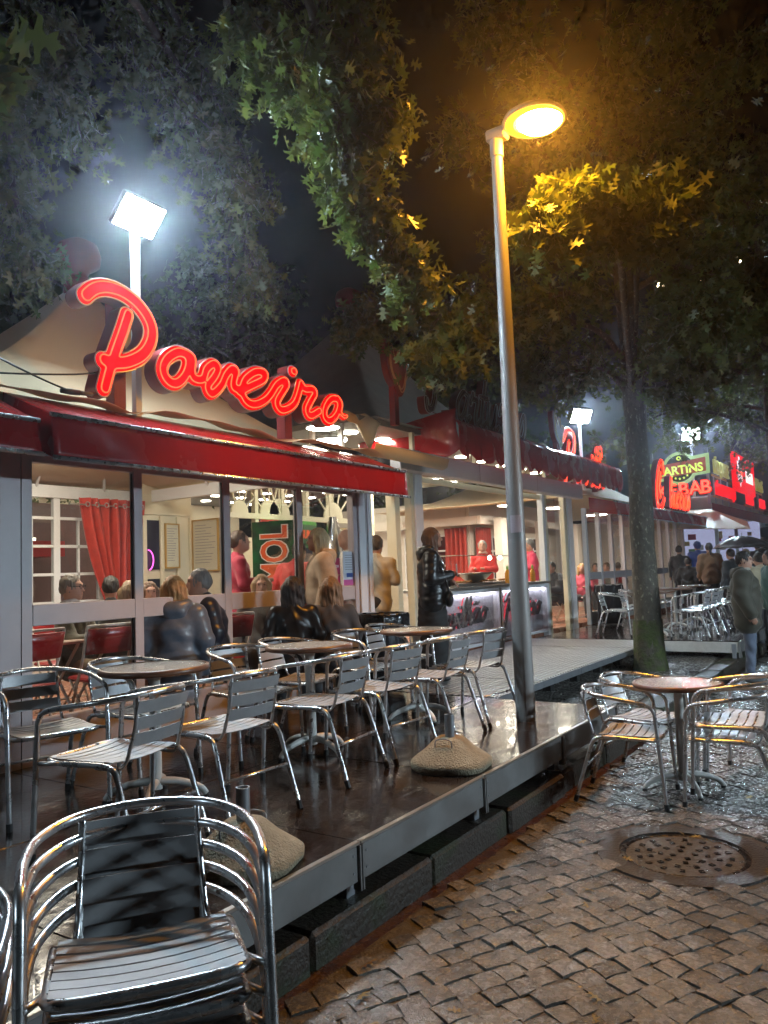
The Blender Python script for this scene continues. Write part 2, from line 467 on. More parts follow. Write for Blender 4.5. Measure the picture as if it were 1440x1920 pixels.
# tread plate: a square grid of raised dots, dot shading added in colour
def tread():
    m = mat('pale_tread_plate', (.36, .36, .365), .38, .3, var=.10, vscale=3)
    t = m.node_tree; N = t.nodes.new; L = t.links.new; b = t.nodes['Principled BSDF']
    tc = N('ShaderNodeTexCoord'); sp = N('ShaderNodeSeparateXYZ'); L(tc.outputs['Object'], sp.inputs[0]); o = []
    for a in (0, 1):
        mu = N('ShaderNodeMath'); mu.operation = 'MULTIPLY'; mu.inputs[1].default_value = 2*PI/.075; L(sp.outputs[a], mu.inputs[0])
        si = N('ShaderNodeMath'); si.operation = 'SINE'; L(mu.outputs[0], si.inputs[0]); o.append(si)
    pr = N('ShaderNodeMath'); pr.operation = 'ADD'; L(o[0].outputs[0], pr.inputs[0]); L(o[1].outputs[0], pr.inputs[1])
    bp = N('ShaderNodeBump'); bp.inputs['Strength'].default_value = 1.; bp.inputs['Distance'].default_value = .012
    L(pr.outputs[0], bp.inputs['Height']); L(bp.outputs[0], b.inputs['Normal'])
    mr = N('ShaderNodeMapRange'); mr.inputs[1].default_value = .2; mr.inputs[2].default_value = 1.; mr.inputs[3].default_value = 1.; mr.inputs[4].default_value = .55; L(pr.outputs[0], mr.inputs[0])
    cb = N('ShaderNodeCombineColor'); [L(mr.outputs[0], cb.inputs[i]) for i in range(3)]
    mx = N('ShaderNodeMix'); mx.data_type = 'RGBA'; mx.blend_type = 'MULTIPLY'; mx.inputs[0].default_value = 1.; mx.inputs[6].default_value = (.46, .46, .47, 1)
    L(cb.outputs[0], mx.inputs[7]); L(mx.outputs[2], b.inputs['Base Color'])
    return m
TREAD = tread()

# ================================================================== GROUND
P0 = .37          # deck level above the road
KY = 2.13         # kerb line
road = tag(MB().grid(lambda u, v: (-30+190*u, -70+(2.03+70)*v, -.0095), 8, 8).build('cobbled_road', GROUT), kind='structure')
gut = tag(MB().box(-30, 2.03, -.12, 160, KY+.02, -.034).build('gutter', GUTTER), kind='structure')
pave = tag(MB().box(-30, KY+.27, -.3, 160, 90, .104).build('pavement', GROUT), kind='structure')

def visible(p, m=60):
    d = Vector(p)-Vector((0, 0, EYE)); z = d.dot(FW)
    if z < .3: return False
    x = 720+FPX*d.dot(RT)/z; y = 960-FPX*d.dot(UP)/z
    return -m < x < 1440+m and -m < y < 1920+m*2

def sett(rng, s, h=.05):       # one sett: uneven domed top, sloping sides
    c = [(-s/2, -s/2), (s/2, -s/2), (s/2, s/2), (-s/2, s/2)]
    c = [(x+rng.uniform(-.09, .09)*s, y+rng.uniform(-.09, .09)*s) for x, y in c]
    n = 4; v = []; f = []
    tx, ty = rng.uniform(-.038, .038), rng.uniform(-.038, .038)
    for i in range(n):
        for j in range(n):
            u, w = i/(n-1), j/(n-1)
            x = (c[0][0]*(1-u)+c[1][0]*u)*(1-w)+(c[3][0]*(1-u)+c[2][0]*u)*w
            y = (c[0][1]*(1-u)+c[1][1]*u)*(1-w)+(c[3][1]*(1-u)+c[2][1]*u)*w
            e = (i in (0, n-1)) + (j in (0, n-1))
            z = [.0025, .0018, -.0015][e]+rng.uniform(-.0014, .0014)+tx*x+ty*y
            if e: x *= .985; y *= .985
            v.append((x, y, z))
    for i in range(n-1):
        for j in range(n-1):
            a = i*n+j; f.append((a, a+n, a+n+1, a+1))
    ring = [j*n for j in range(n)][::-1]+[]     # boundary
    ring = [i*n for i in range(n)]+[(n-1)*n+j for j in range(1, n)]+[i*n+n-1 for i in range(n-2, -1, -1)]+[j for j in range(n-2, 0, -1)]
    b = len(v)
    for k in ring: v.append((v[k][0]*1.02, v[k][1]*1.02, -h))
    m = len(ring)
    for k in range(m): f.append((ring[k], b+k, b+(k+1) % m, ring[(k+1) % m]))
    return v, f

MH = (4.47, 1.12)              # manhole
def lay_setts(name_parent, spacing, ang, x0, x1, y0, y1, z, keep, limit, seed, far_name):
    rng = random.Random(seed); variants = [sett(rng, spacing*.965) for _ in range(24)]
    meshes = []
    for v, f in variants:
        me = bpy.data.meshes.new('cobblestone'); me.from_pydata(v, [], f); me.materials.append(STONEO)
        me.polygons.foreach_set('use_smooth', [True]*len(f)); me.update(); me.set_sharp_from_angle(angle=rad(42)); meshes.append(me)
    ca, sa = math.cos(ang), math.sin(ang); R = int(30/spacing); L = []
    for i in range(-R, R):
        for j in range(-R, R):
            du = .5*spacing*(j % 2)*.35
            a = i*spacing+du+rng.uniform(-.008, .008); b = j*spacing*1.0+rng.uniform(-.008, .008)+.012*math.sin(i*.7)
            x = a*ca-b*sa; y = a*sa+b*ca
            if not (x0 < x < x1 and y0 < y < y1): continue
            if not keep(x, y) or not visible((x, y, z)): continue
            L.append((x*x+y*y, x, y))
    L.sort(); V = []; F = []
    for k, (d, x, y) in enumerate(L):
        q = rng.randrange(24); rz = ang+rng.choice((0, PI/2, PI, -PI/2))+rng.uniform(-.07, .07); zz = z+rng.uniform(-.0045, .004)
        if k < limit:
            o = obj('cobblestone', meshes[q], STONEO, name_parent, (x, y, zz)); o.rotation_euler = (0, 0, rz)
        else:
            c, s = math.cos(rz), math.sin(rz); b = len(V)
            V += [(x+c*p[0]-s*p[1], y+s*p[0]+c*p[1], zz+p[2]) for p in variants[q][0]]
            F += [tuple(b+i for i in fc) for fc in variants[q][1]]
    if F:
        me = bpy.data.meshes.new(far_name); me.from_pydata(V, [], F); me.polygons.foreach_set('use_smooth', [True]*len(F)); me.update(); me.set_sharp_from_angle(angle=rad(42))
        tag(obj(far_name, me, STONE, name_parent), kind='stuff')
lay_setts(road, .112, rad(-27), .5, 19, -6, 2.0, 0.,
          lambda x, y: math.hypot(x-MH[0], y-MH[1]) > .47 and y < 1.985-.03*math.sin(x*5), 300, 3, 'cobblestones')
lay_setts(pave, .15, rad(4), 6.0, 13.5, KY+.30, 5.0, .118, lambda x, y: x > 6.6 or y < 3.3, 280, 5, 'cobblestones')
# flat edging stones between the setts and the gutter are part of the road; kerb stones are part of the pavement
x = -.6; rng = random.Random(8)
while x < 30:
    w = rng.uniform(.85, 1.15); j = rng.uniform(-.012, .012)
    v = MB().box(x+.006, KY+j, -.25, x+w-.006, KY+.262+j, .118+rng.uniform(-.008, .008))
    v.build('kerb_stone', KERBM, pave, bevel=.018); x += w

# manhole cover
mh = thing('manhole_cover', (MH[0], MH[1], -.012), 'round cast iron manhole cover with puddled rain set in the cobbles', 'manhole cover')
IRON = mat('wet_cast_iron', (.020, .015, .012), .22, .4, var=.5, vscale=20, bump=.6, bscale=45, rvar=.2)
RING = mat('wet_concrete_ring', (.032, .027, .023), .35, var=.3, vscale=30, bump=.5, bscale=60)
MB().lathe([(.455, -.02), (.455, .014), (.34, .014), (.34, -.02)], n=40, capb=False, capt=False).build('ring', RING, mh)
MB().lathe([(.333, -.02), (.333, .006), (.31, .009), (.30, .002), (.001, .002)], n=40, capt=False, capb=False).build('lid', IRON, mh)
k = MB()
for r in (.06, .12, .18, .24):
    n = int(r*70)
    for q in range(n):
        a = 2*PI*q/n+r*9; k.box(*[0]*6) if False else None
        c, s = math.cos(a), math.sin(a); d = .013
        k.prism([(r*c+d*(c*u-s*w), r*s+d*(s*u+c*w), .000) for u, w in ((-1, -1), (1, -1), (1, 1), (-1, 1))], (0, 0, .009))
tag(k.build('tread_studs', IRON, mh), kind='stuff')

# ================================================================== DECKS
def deck(name, label, x0, x1, y0, y1, nx, ny, m, fascia_front=True, fascia_left=False, lip=EDGELIP, edge=EDGE):
    d = thing(name, (x0, y0, .105), label, 'deck'); ox, oy, oz = x0, y0, .105
    wx, wy = (x1-x0)/nx, (y1-y0)/ny
    for i in range(nx):
        for j in range(ny):
            b = MB().box(i*wx+.003, j*wy+.003+(.02 if j == 0 else 0), P0-.035-oz, (i+1)*wx-.003, (j+1)*wy-.003, P0-oz+RN.uniform(-.0015, .0015))
            b.build('deck_panel', m, d, bevel=.003)
    if fascia_front:
        for i in range(nx):
            MB().box(i*wx+.022, 0, .20-oz, (i+1)*wx-.022, .018, P0-.012-oz).build('edge_panel', edge, d, bevel=.003)
            MB().box(i*wx+.004, -.006, P0-.010-oz, (i+1)*wx-.004, .022, P0+.004-oz).build('edge_trim', lip, d, bevel=.002)
            for sx in (i*wx+.05, (i+1)*wx-.05):
                b = MB()
                for z in (.245, .32):
                    a = [(sx+.006*math.cos(2*PI*q/8), -.003, z-oz+.006*math.sin(2*PI*q/8)) for q in range(8)]
                    b.prism(a, (0, .004, 0))
                b.build('bolt', STEEL, d)
        for i in range(nx+1):
            for s in (-.016, .004):
                MB().box(i*wx+s, -.012, .16-oz, i*wx+s+.011, .03, P0-.012-oz).build('edge_post', edge, d)
            MB().box(i*wx-.03, .06, .0, i*wx+.03, .12, P0-.04-oz).build('support_leg', STEEL, d)
    if fascia_left:
        wy2 = y1-y0
        MB().box(-.02, .03, .20-oz, -.002, wy2-.02, P0-.012-oz).build('edge_panel', WHITEM, d, bevel=.003)
        MB().box(-.03, -.012, .13-oz, .012, .028, P0-.004-oz).build('corner_post', edge, d)
    MB().box(.1, y1-y0-.08, 0, x1-x0-.1, y1-y0-.02, P0-.04-oz).build('rear_joist', STEEL, d)
    return d
deck('terrace_deck', 'wet dark plywood deck with dull metal edge carrying the bistro tables', -.84, 6.66, 2.15, 5.0, 6, 2, DECKM)
ld = deck('metal_walkway', 'pale tread plate walkway in front of the food counter', 6.72, 12.45, 3.31, 5.55, 5, 1, TREAD, fascia_front=False)
for i in range(5):
    MB().box(i*1.146+.003, -.012, P0-.075-.105, (i+1)*1.146-.003, .006, P0-.003-.105).build('edge_trim', STEEL, ld)
for i in range(7):
    MB().box(.2+i*.88, .25, 0, .3+i*.88, .35, P0-.05-.105).build('support_leg', RUBBER, ld)
deck('far_deck', 'far wet dark deck with pale metal end beyond the tree', 12.5, 17.2, 2.12, 5.36, 4, 2, DECKM, fascia_left=True)
# ================================================================== BISTRO FURNITURE
def make_chair():
    t = thing('aluminium_chair', (0, 0, 0), 'x', 'chair')
    arc = [(-.255, .255, 0), (-.258, .215, .60), (-.262, .17, .655), (-.268, .02, .685), (-.245, -.13, .705), (-.16, -.25, .722), (0, -.295, .730)]
    arc = arc + [(-x, y, z) for x, y, z in arc[-2::-1]]
    P = [Vector(p) for p in catmull(arc[1:-1], 6)]
    af = MB().tube([Vector(arc[0]), Vector(arc[1])*.5+Vector(arc[0])*.5]+P+[Vector(arc[-1])*.5+Vector(arc[-2])*.5, Vector(arc[-1])], .0125, 10).build('arm_frame', ALU, t, smooth=True, autosm=True)
    h = [(-.235, -.335, 0), (-.222, -.215, .37), (-.215, -.15, .428), (-.212, .12, .425), (-.205, .20, .432), (-.15, .225, .432), (0, .228, .430)]
    h = h+[(-x, y, z) for x, y, z in h[-2::-1]]
    sf = MB().tube([Vector(h[0])]+[Vector(p) for p in catmull(h[1:-1], 5)]+[Vector(h[-1])], .0125, 10).build('seat_frame', ALU, t, smooth=True, autosm=True)
    def yb(z): return -.205-.085*max(0, (z-.43))/.30
    for s in (-1, 1):
        b = [(s*.150, -.262, .722), (s*.155, yb(.6), .60), (s*.160, yb(.5), .50), (s*.165, -.205, .440), (s*.178, -.165, .412), (s*.196, -.06, .415)]
        MB().tube(catmull(b, 4), .0085, 8).build('back_bar', ALU, t, smooth=True)
        MB().tube([(s*.212, .12, .425), (s*.257, .222, .43)], .009, 6).build('side_link', ALU, t, smooth=True)
    def slat(fn, n, th, m=1):
        b = MB()
        for i in range(n+1):
            for (a, q) in fn(i/n): b.v.append(tuple(a))
        w = len(b.v)//(n+1)
        for i in range(n):
            for j in range(w): b.f.append((i*w+j, i*w+(j+1) % w, (i+1)*w+(j+1) % w, (i+1)*w+j))
        b.f.append(tuple(range(w))[::-1]); b.f.append(tuple(n*w+j for j in range(w))); return b
    for z0 in (.645, .575, .505):
        def fn(u, z0=z0):
            x = -.163+.326*u; bow = -.022*(1-(2*u-1)**2); r = []
            for dz, dy in ((0, .004), (.056, .004), (.056, 0), (0, 0)):
                r.append(((x, yb(z0+dz)+bow+dy, z0+dz), 0))
            return r
        slat(fn, 6, .004).build('back_slat', SLAT, t, smooth=True, autosm=True)
    for k in range(7):
        y0 = .19-.056*k; sag = -.004*math.sin(PI*(k+.5)/7)
        def fn(u, y0=y0, sag=sag):
            x = -.205+.41*u; z = .444+sag-.014*(1-(2*u-1)**2); r = []
            for dy, dz in ((0, 0), (.046, 0), (.046, .004), (0, .004)): r.append(((x, y0+dy-.02, z+dz), 0))
            return r
        slat(fn, 6, .004).build('seat_slat', SLAT, t, smooth=True, autosm=True)
    MB().tube([(-.227, -.262, .225), (.227, -.262, .225)], .008, 8).build('stretcher', ALU, t, smooth=True)
    for x, y in ((-.255, .255), (.255, .255), (-.235, -.335), (.235, -.335)):
        dx, dy = (0, -.0026) if y > 0 else (0, .0135)
        MB().tube([(x, y, 0), (x, y+dy, .04)], .016, 8).build('foot_cap', RUBBER, af if y > 0 else sf, smooth=True, autosm=True)
    return t
chair0 = make_chair(); used = []
def chair(x, y, z, face, label, group=None, tilt=0.):
    c = chair0 if not used else copy_tree(chair0); used.append(c)
    c.location = (x, y, z); c.rotation_euler = (tilt, 0, face); c['label'] = label
    if group: c['group'] = group
    return c
# face: 0 looks towards the pavilion (+Y), PI towards the road
N0, N1 = 'chairs on the near side of the terrace tables', 'chairs on the window side of the terrace tables'
for i, (x, y, a, l) in enumerate([
        (2.31, 3.07, .16, 'aluminium armchair with its back to the road, beside the table by the wide grey column'),
        (2.96, 3.07, -.06, 'aluminium armchair with its back to the road, between the first two terrace tables'),
        (3.80, 3.08, .10, 'aluminium armchair with its back to the road, tucked against the middle terrace table'),
        (4.40, 3.06, -.08, 'aluminium armchair with its back to the road, behind the farther umbrella base'),
        (5.05, 3.03, .06, 'aluminium armchair with its back to the road, at the table by the walkway'),
        (5.66, 3.02, -.10, 'aluminium armchair with its back to the road, at the deck end beside the lamp post')]):
    chair(x, y, P0, a, l, N0)
for i, (x, y, a, l) in enumerate([
        (2.52, 3.97, PI-.25, 'aluminium armchair facing the road in front of the wide grey column'),
        (3.16, 3.98, PI+.12, 'aluminium armchair facing the road behind the table by the wide grey column'),
        (3.98, 3.84, PI-.2, 'aluminium armchair facing the road below the first window bays'),
        (4.58, 3.90, PI+.15, 'aluminium armchair facing the road behind the middle terrace table'),
        (5.36, 3.80, PI-.12, 'aluminium armchair facing the road beside the black bin liner'),
        (6.02, 3.92, PI+.1, 'aluminium armchair facing the road behind the table by the walkway')]):
    chair(x, y, P0, a, l, N1)
LC = 'chairs at the lone table on the cobbles'
chair(5.40, 1.66, 0, PI+.10, 'aluminium armchair on the cobbles backed against the deck edge, beside the lone table', LC)
chair(5.98, 1.72, 0, PI-.22, 'aluminium armchair on the cobbles backed against the kerb, beyond the lone table', LC)
for k in range(2):
    chair(5.56+.02*k, 1.06-.05*k, .085*k, .06, ['lower', 'upper'][k]+' of two nested aluminium armchairs with their backs to the open road', LC)
chair(6.22, 1.02, 0, -.12, 'aluminium armchair on the cobbles standing beyond the nested pair', LC)
# foreground stacks, facing the photographer
ST = (1.295, 1.62)
for k in range(5):
    a = 2.50; fx, fy = -math.sin(a), math.cos(a)
    sh = .012*k+.40*math.sin(rad(1.5*k))
    chair(ST[0]+fx*sh, ST[1]+fy*sh, -.005+.067*k, a,
          ['lowest', 'second', 'third', 'fourth', 'topmost'][k]+' chair of the tall aluminium stack standing beside the deck edge', 'stacked aluminium chairs', tilt=rad(1.5*k))
for k in range(3):
    a = 2.45; fx, fy = -math.sin(a), math.cos(a)
    chair(.80+fx*.014*k, 1.90+fy*.014*k, -.005+.070*k, a,
          ['lowest', 'middle', 'topmost'][k]+' chair of the shorter aluminium stack left of the tall one', 'stacked aluminium chairs')
# far deck
rng = random.Random(4)
FC = []
for i, (x, y) in enumerate([(12.85, 2.86), (13.45, 2.86), (14.08, 2.9), (14.72, 2.86), (15.36, 2.9), (16.0, 2.86), (16.62, 2.9)]):
    chair(x, y, P0, rng.uniform(-.12, .12), 'aluminium armchair in the row along the far deck, ' + ['next to the tree trunk', 'second from the tree trunk', 'third from the tree trunk', 'fourth from the tree trunk', 'fifth from the tree trunk', 'last but one before the crowd', 'last before the crowd'][i], 'chairs in the row along the far deck')
for i, (x, y) in enumerate([(13.1, 4.1), (14.4, 4.15), (15.7, 4.1)]):
    chair(x, y, P0, PI+rng.uniform(-.15, .15), 'aluminium armchair on the far deck facing the road at the ' + ['first', 'middle', 'last'][i] + ' table', 'window-side chairs on the far deck')

def make_table():
    t = thing('bistro_table', (0, 0, 0), 'x', 'table')
    MB().lathe([(.0, .706), (.286, .706), (.286, .734), (.0, .734)], n=40, capb=False, capt=False).build('table_top', TABTOP, t, autosm=True)
    MB().lathe([(.284, .702), (.300, .706), (.305, .720), (.300, .7365), (.284, .7375)], n=40, capb=False, capt=False).build('edge_band', TABEDGE, t, smooth=True)
    MB().lathe([(.036, .06), (.034, .12), (.031, .66), (.05, .69), (.09, .704)], n=18, capb=True, capt=True).build('column', WHITEM, t, smooth=True, autosm=True)
    for k in range(4):
        a = k*PI/2+.5; c, s = math.cos(a), math.sin(a)
        pts = [(r*c, r*s, z) for r, z in ((.02, .10), (.10, .098), (.18, .080), (.245, .052), (.275, .018))]
        ft = MB().tube(catmull(pts, 3), [.024-.0006*q for q in range(13)], 8).build('foot', WHITEM, t, smooth=True)
        MB().tube([(.275*c, .275*s, .0), (.275*c, .275*s, .014)], .017, 8).build('foot_cap', RUBBER, ft)
    return t
table0 = make_table(); tused = []
for x, y, z, a, l in [
        (2.93, 3.56, P0, .2, 'round wet bistro table in front of the wide grey column'),
        (4.19, 3.47, P0, .9, 'round bistro table in the middle of the terrace before the window bays'),
        (5.52, 3.42, P0, .5, 'round bistro table at the deck end beside the walkway'),
        (5.72, 1.40, 0, .1, 'lone round bistro table standing on the cobbles near the kerb'),
        (13.2, 3.48, P0, .3, 'round bistro table on the far deck next to the tree trunk'),
        (14.6, 3.52, P0, .7, 'round bistro table in the middle of the far deck'),
        (16.1, 3.5, P0, .2, 'round bistro table at the crowded end of the far deck')]:
    o = table0 if not tused else copy_tree(table0); tused.append(o)
    o.location = (x, y, z); o.rotation_euler = (0, 0, a); o['label'] = l; o['group'] = 'round bistro tables'

def umbrella_base(x, y, rz, sc, label):
    t = thing('parasol_weight', (x, y, P0), label, 'umbrella base', 'umbrella bases', rz); t.scale = (sc, sc, sc)
    def warp(a, z):
        q = (abs(math.cos(a))**2.5+abs(math.sin(a))**2.5)**(-1/2.5)
        return .94*q*(1+.015*math.sin(5*a+z*20))
    MB().lathe([(.250, 0), (.262, .012), (.264, .045), (.240, .066), (.165, .118), (.105, .172), (.088, .184), (.03, .187)], n=44, warp=warp).build('concrete_foot', CONCRETE, t, smooth=True)
    so = MB().lathe([(.025, .15), (.025, .325), (.031, .325), (.031, .15)], n=18, capb=False, capt=False).build('pole_socket', STEEL, t, autosm=True)
    MB().tube([(.03, .0, .255), (.055, 0, .255)], .008, 8).build('clamp_screw', STEEL, so)
    for s in (-1, 1):
        p = [(s*.12, -.055, .12), (s*.12, -.055, .185), (s*.115, 0, .195), (s*.12, .055, .185), (s*.12, .055, .12)]
        MB().tube(fillet(p, .02), .0042, 6).build('wire_handle', STEEL, t, smooth=True)
    return t
umbrella_base(2.46, 2.43, .35, .98, 'nearer rough concrete umbrella base with steel socket on the wet deck')
umbrella_base(4.27, 2.43, .15, .98, 'farther rough concrete umbrella base by the deck edge near the lamp post')

def bin_(x, y, rz, label, seed):
    t = thing('waste_bin', (x, y, P0), label, 'bin', 'bag-lined waste bins', rz); r = random.Random(seed)
    ph = [r.uniform(0, 6) for _ in range(6)]
    def warp(a, z):
        return 1+.03*math.sin(7*a+ph[0]+z*3)+.022*math.sin(13*a+ph[1]-z*5)+.014*math.sin(23*a+ph[2]+z*11)
    prof = [(.20, .03), (.225, .08), (.235, .3), (.238, .55), (.25, .68)]
    bg_ = MB().lathe(prof, n=60, warp=warp, capt=False).build('bag', BLACKB, t, smooth=True)
    def warp2(a, z): return 1+.03*math.sin(9*a+ph[3])+.025*math.sin(17*a+ph[4]+z*20)
    MB().lathe([(.262+.0, .60), (.285, .66), (.280, .76), (.272, .80), (.262, .80), (.25, .70), (.24, .60)], n=60, warp=warp2, capb=False, capt=False).build('bag_cuff', BLACKB, bg_, smooth=True)
    MB().tube([(.265*math.cos(2*PI*q/28), .265*math.sin(2*PI*q/28), .795) for q in range(28)], .008, 6, closed=True).build('rim_hoop', STEEL, t, smooth=True)
    for q in range(4):
        a = q*PI/2+.4; MB().tube([(.293*math.cos(a), .293*math.sin(a), .0), (.293*math.cos(a), .293*math.sin(a), .78)], .007, 6).build('stand_rod', STEEL, t)
    return t
bin_(6.62, 4.52, .3, 'black bin liner on a wire stand at the corner of the glazed pavilion', 1)
bin_(15.55, 5.02, .9, 'black bin liner on a wire stand beside the far glass wall', 2)

# ================================================================== STREET LAMP
LP = Vector((5.80, 2.60, 0))
POLE = mat('grey_painted_lamp_post', (.25, .245, .24), .48, .2, var=.10, vscale=6, rvar=.06)
lamp = thing('street_lamp', (LP.x, LP.y, .11), 'tall grey lamp post with a glowing orange round head rising through the deck', 'street lamp')
MB().lathe([(.078, 0), (.077, 1.2), (.066, 2.6), (.055, 4.0), (.047, 4.98)], n=20).build('post', POLE, lamp, smooth=True, autosm=True)
MB().lathe([(.056, 4.92), (.056, 5.06), (.05, 5.10)], n=20).build('collar', POLE, lamp, smooth=True, autosm=True)
MB().box(-.055, -.10, 5.06, .055, .075, 5.16).build('head_bracket', POLE, lamp, bevel=.012)
MB().tube([(-.0, -.076, .66), (.0, -.079, .66)], .001, 4)
a0, a1 = rad(-150), rad(-92)
def door(u, v):
    a = a0+(a1-a0)*u; r = .0805; return (r*math.cos(a), r*math.sin(a), .35+.62*v)
MB().grid(door, 8, 1).build('access_door', POLE, lamp, solid=.003)
SD = mat('faded_sticker', (.42, .36, .40), .5)
def stick(u, v):
    a = rad(-190)+rad(70)*u; r = .0775; return (r*math.cos(a), r*math.sin(a), 1.75+.14*v+.004*u)
MB().grid(stick, 6, 1).build('sticker', SD, lamp, solid=.002)
hc = Vector((0, -.345, 5.125))
def disc(r, z): return (r, z)
hd = MB().lathe([(.0, .085), (.10, .08), (.19, .055), (.25, .015), (.262, -.008), (.255, -.020), (.238, -.022)][::-1], c=hc, n=40, capb=False, capt=False)
hs = hd.build('lamp_housing', mat('lamp_housing_grey', (.16, .15, .14), .4, .3), lamp, smooth=True)
SODIUM = emit_mat('sodium_glow', (1., .40, .035), 620.)
SODIUM2 = emit_mat('sodium_glass_edge', (1., .33, .02), 3.5)
cc = hc+Vector((0, -.045, 0))
MB().lathe([(.0005, -.105), (.08, -.098), (.14, -.075), (.185, -.036)][::-1], c=cc, n=36, capb=False, capt=False).build('lit_lens', SODIUM, hs, smooth=True)
MB().lathe([(.237, -.018), (.17, -.026)], c=hc, n=36, capb=False, capt=False).build('lens_rim', SODIUM2, hs, smooth=True)

# ================================================================== LED FLOODLIGHTS
def floodlight(loc, aim, w, h, strength, pole_z, label, col=(.66, .86, 1.), light_blocker=0.):
    loc = Vector(loc); t = thing('floodlight', (loc.x, loc.y, pole_z), label, 'floodlight', 'LED floodlights')
    n = (Vector(aim)-loc).normalized(); u = Vector((0, 0, 1)).cross(n).normalized(); w_ = n.cross(u)
    c = loc-Vector((loc.x, loc.y, pole_z))
    def q(a, b, d): return c+u*a*w/2+w_*b*h/2+n*d
    MB().hexa([q(-1.08, -1.1, -.06), q(1.08, -1.1, -.06), q(1.08, 1.1, -.06), q(-1.08, 1.1, -.06), q(-1.08, -1.1, -.004), q(1.08, -1.1, -.004), q(1.08, 1.1, -.004), q(-1.08, 1.1, -.004)]).build('housing', mat('dark_lamp_housing', (.05, .055, .06), .4, .4), t, bevel=.01)
    MB().hexa([q(-1, -1, -.003), q(1, -1, -.003), q(1, 1, -.003), q(-1, 1, -.003), q(-1, -1, .004), q(1, -1, .004), q(1, 1, .004), q(-1, 1, .004)]).build('lit_panel', emit_mat('led_white_%d' % int(strength), col, strength), t, bevel=.012)
    if light_blocker:
        VM = mat('matt_black_light_blocker', (.01, .01, .01), .9)  # unseen plate added to keep the fill bar's light off the trees
        MB().hexa([q(-1.5, 1.06, 0), q(1.5, 1.06, 0), q(1.5, 1.12, 0), q(-1.5, 1.12, 0), q(-1.5, 1.06, light_blocker), q(1.5, 1.06, light_blocker), q(1.5, 1.12, light_blocker), q(-1.5, 1.12, light_blocker)]).build('light_blocker', VM, t)
    back = c-n*.09
    MB().box(back.x-.028, back.y-.028, 0, back.x+.028, back.y+.028, back.z-.03).build('pole', WHITEF, t)
    MB().bar(back-Vector((0, 0, .05)), c-n*.05, .05, .05).build('bracket', STEEL, t)
    return t
floodlight((4.13, 5.12, 4.64), (4.2, .8, .5), .40, .27, 680., 2.9, 'bright white LED floodlight on a pole above the red script sign')
floodlight((-7.2, 5.12, 4.66), (-3.0, .6, .6), .38, .25, 621., 2.9, 'added unseen copy of the LED floodlight over the neighbouring pavilion left of the view')  # out-of-view copy added to light the fronts of the near chairs
floodlight((8.3, -7.4, 3.3), (10.8, 5.0, .7), 2.4, .26, 480., 0., 'added unseen LED fill bar on a pole across the street behind the photographer', light_blocker=1.15)  # unseen fill added for the terrace and facade fronts, lengthened for softer shadows
# ================================================================== PAVILIONS
def wb(b, name, m, parent, **k):      # world coordinates, child of an empty
    off = parent.matrix_basis.translation if parent.parent is None else Vector(parent['_o']) if '_o' in parent else Vector((0, 0, 0))
    if parent.parent is None and parent.type == 'EMPTY': off = parent.location
    b.v = [(v[0]-off.x, v[1]-off.y, v[2]-off.z) for v in b.v]
    return b.build(name, m, parent, **k)
FY = 5.03
TILE = mat('terracotta_floor_tile', (.28, .10, .05), .3, var=.2, vscale=6, rvar=.1)
BLUEF = mat('white_lacquered_post', (.76, .76, .79), .3, var=.04)

def tent(parent, x0, x1, y0, y1, z0, apex, m, name='tent_roof', seam=None, pw=1.75, nseg=10):
    ax, ay, az = apex; b = MB()
    per = 48
    for i in range(nseg+1):
        r = 1-i/nseg*.985
        for k in range(per):
            s = k/per*4; q = int(s); f = s-q
            c = [(x0, y0), (x1, y0), (x1, y1), (x0, y1), (x0, y0)]
            px = c[q][0]*(1-f)+c[q+1][0]*f; py = c[q][1]*(1-f)+c[q+1][1]*f
            sag = .10*math.sin(PI*f)*math.sin(PI*min(1, r*1.0))
            z = z0+(az-z0)*(1-r)**pw - sag*(.35+.65*r)
            b.v.append((ax+(px-ax)*r, ay+(py-ay)*r, z))
    for i in range(nseg):
        for k in range(per):
            l = (k+1) % per; b.f.append((i*per+k, i*per+l, (i+1)*per+l, (i+1)*per+k))
    t = wb(b, name, m, parent, smooth=True, solid=.006)
    return t
def finial(parent, x, y, z, s, m):
    b = MB().lathe([(.16*s, -.30*s), (.165*s, -.04*s), (.115*s, 0), (.10*s, .05*s), (.13*s, .10*s), (.235*s, .17*s), (.25*s, .28*s), (.215*s, .40*s), (.10*s, .47*s), (.0, .485*s)], c=(x, y, z), n=24, capb=False, capt=False)
    return wb(b, 'finial', m, parent, smooth=True)

pav = thing('glazed_pavilion', (2.2, FY, .11), 'glazed restaurant pavilion with grey frames, cream tent roof and red awning', 'pavilion')
wb(MB().box(1.2, FY, .105, 2.868, FY+.09, 2.9), 'wall_board', FRAME, pav)
wb(MB().box(2.874, FY+.004, .105, 3.018, FY+.09, 2.9), 'wall_board', FRAME, pav)
wb(MB().box(3.024, FY, .105, 3.10, FY+.09, 2.9), 'wall_board', FRAME, pav)
MX = [3.10, 4.0, 4.97, 5.98, 6.92]
for x in MX[1:-1]:
    wb(MB().box(x-.042, FY-.006, P0+.0, x+.042, FY+.05, 2.9), 'mullion', FRAME, pav, bevel=.004)
    wb(MB().box(x-.049, FY+.010, .68, x-.0425, FY+.027, 2.44), 'gasket', RUBBER, pav)
wb(MB().box(6.88, FY-.012, P0, 6.955, FY+.07, 2.9), 'mullion', FRAME, pav, bevel=.004)
wb(MB().box(6.965, FY-.03, P0, 7.09, FY+.10, 2.9), 'corner_post', BLUEF, pav, bevel=.006)
wb(MB().box(7.10, FY-.02, P0, 7.125, FY+.10, 2.9), 'corner_post', FRAME, pav, bevel=.003)
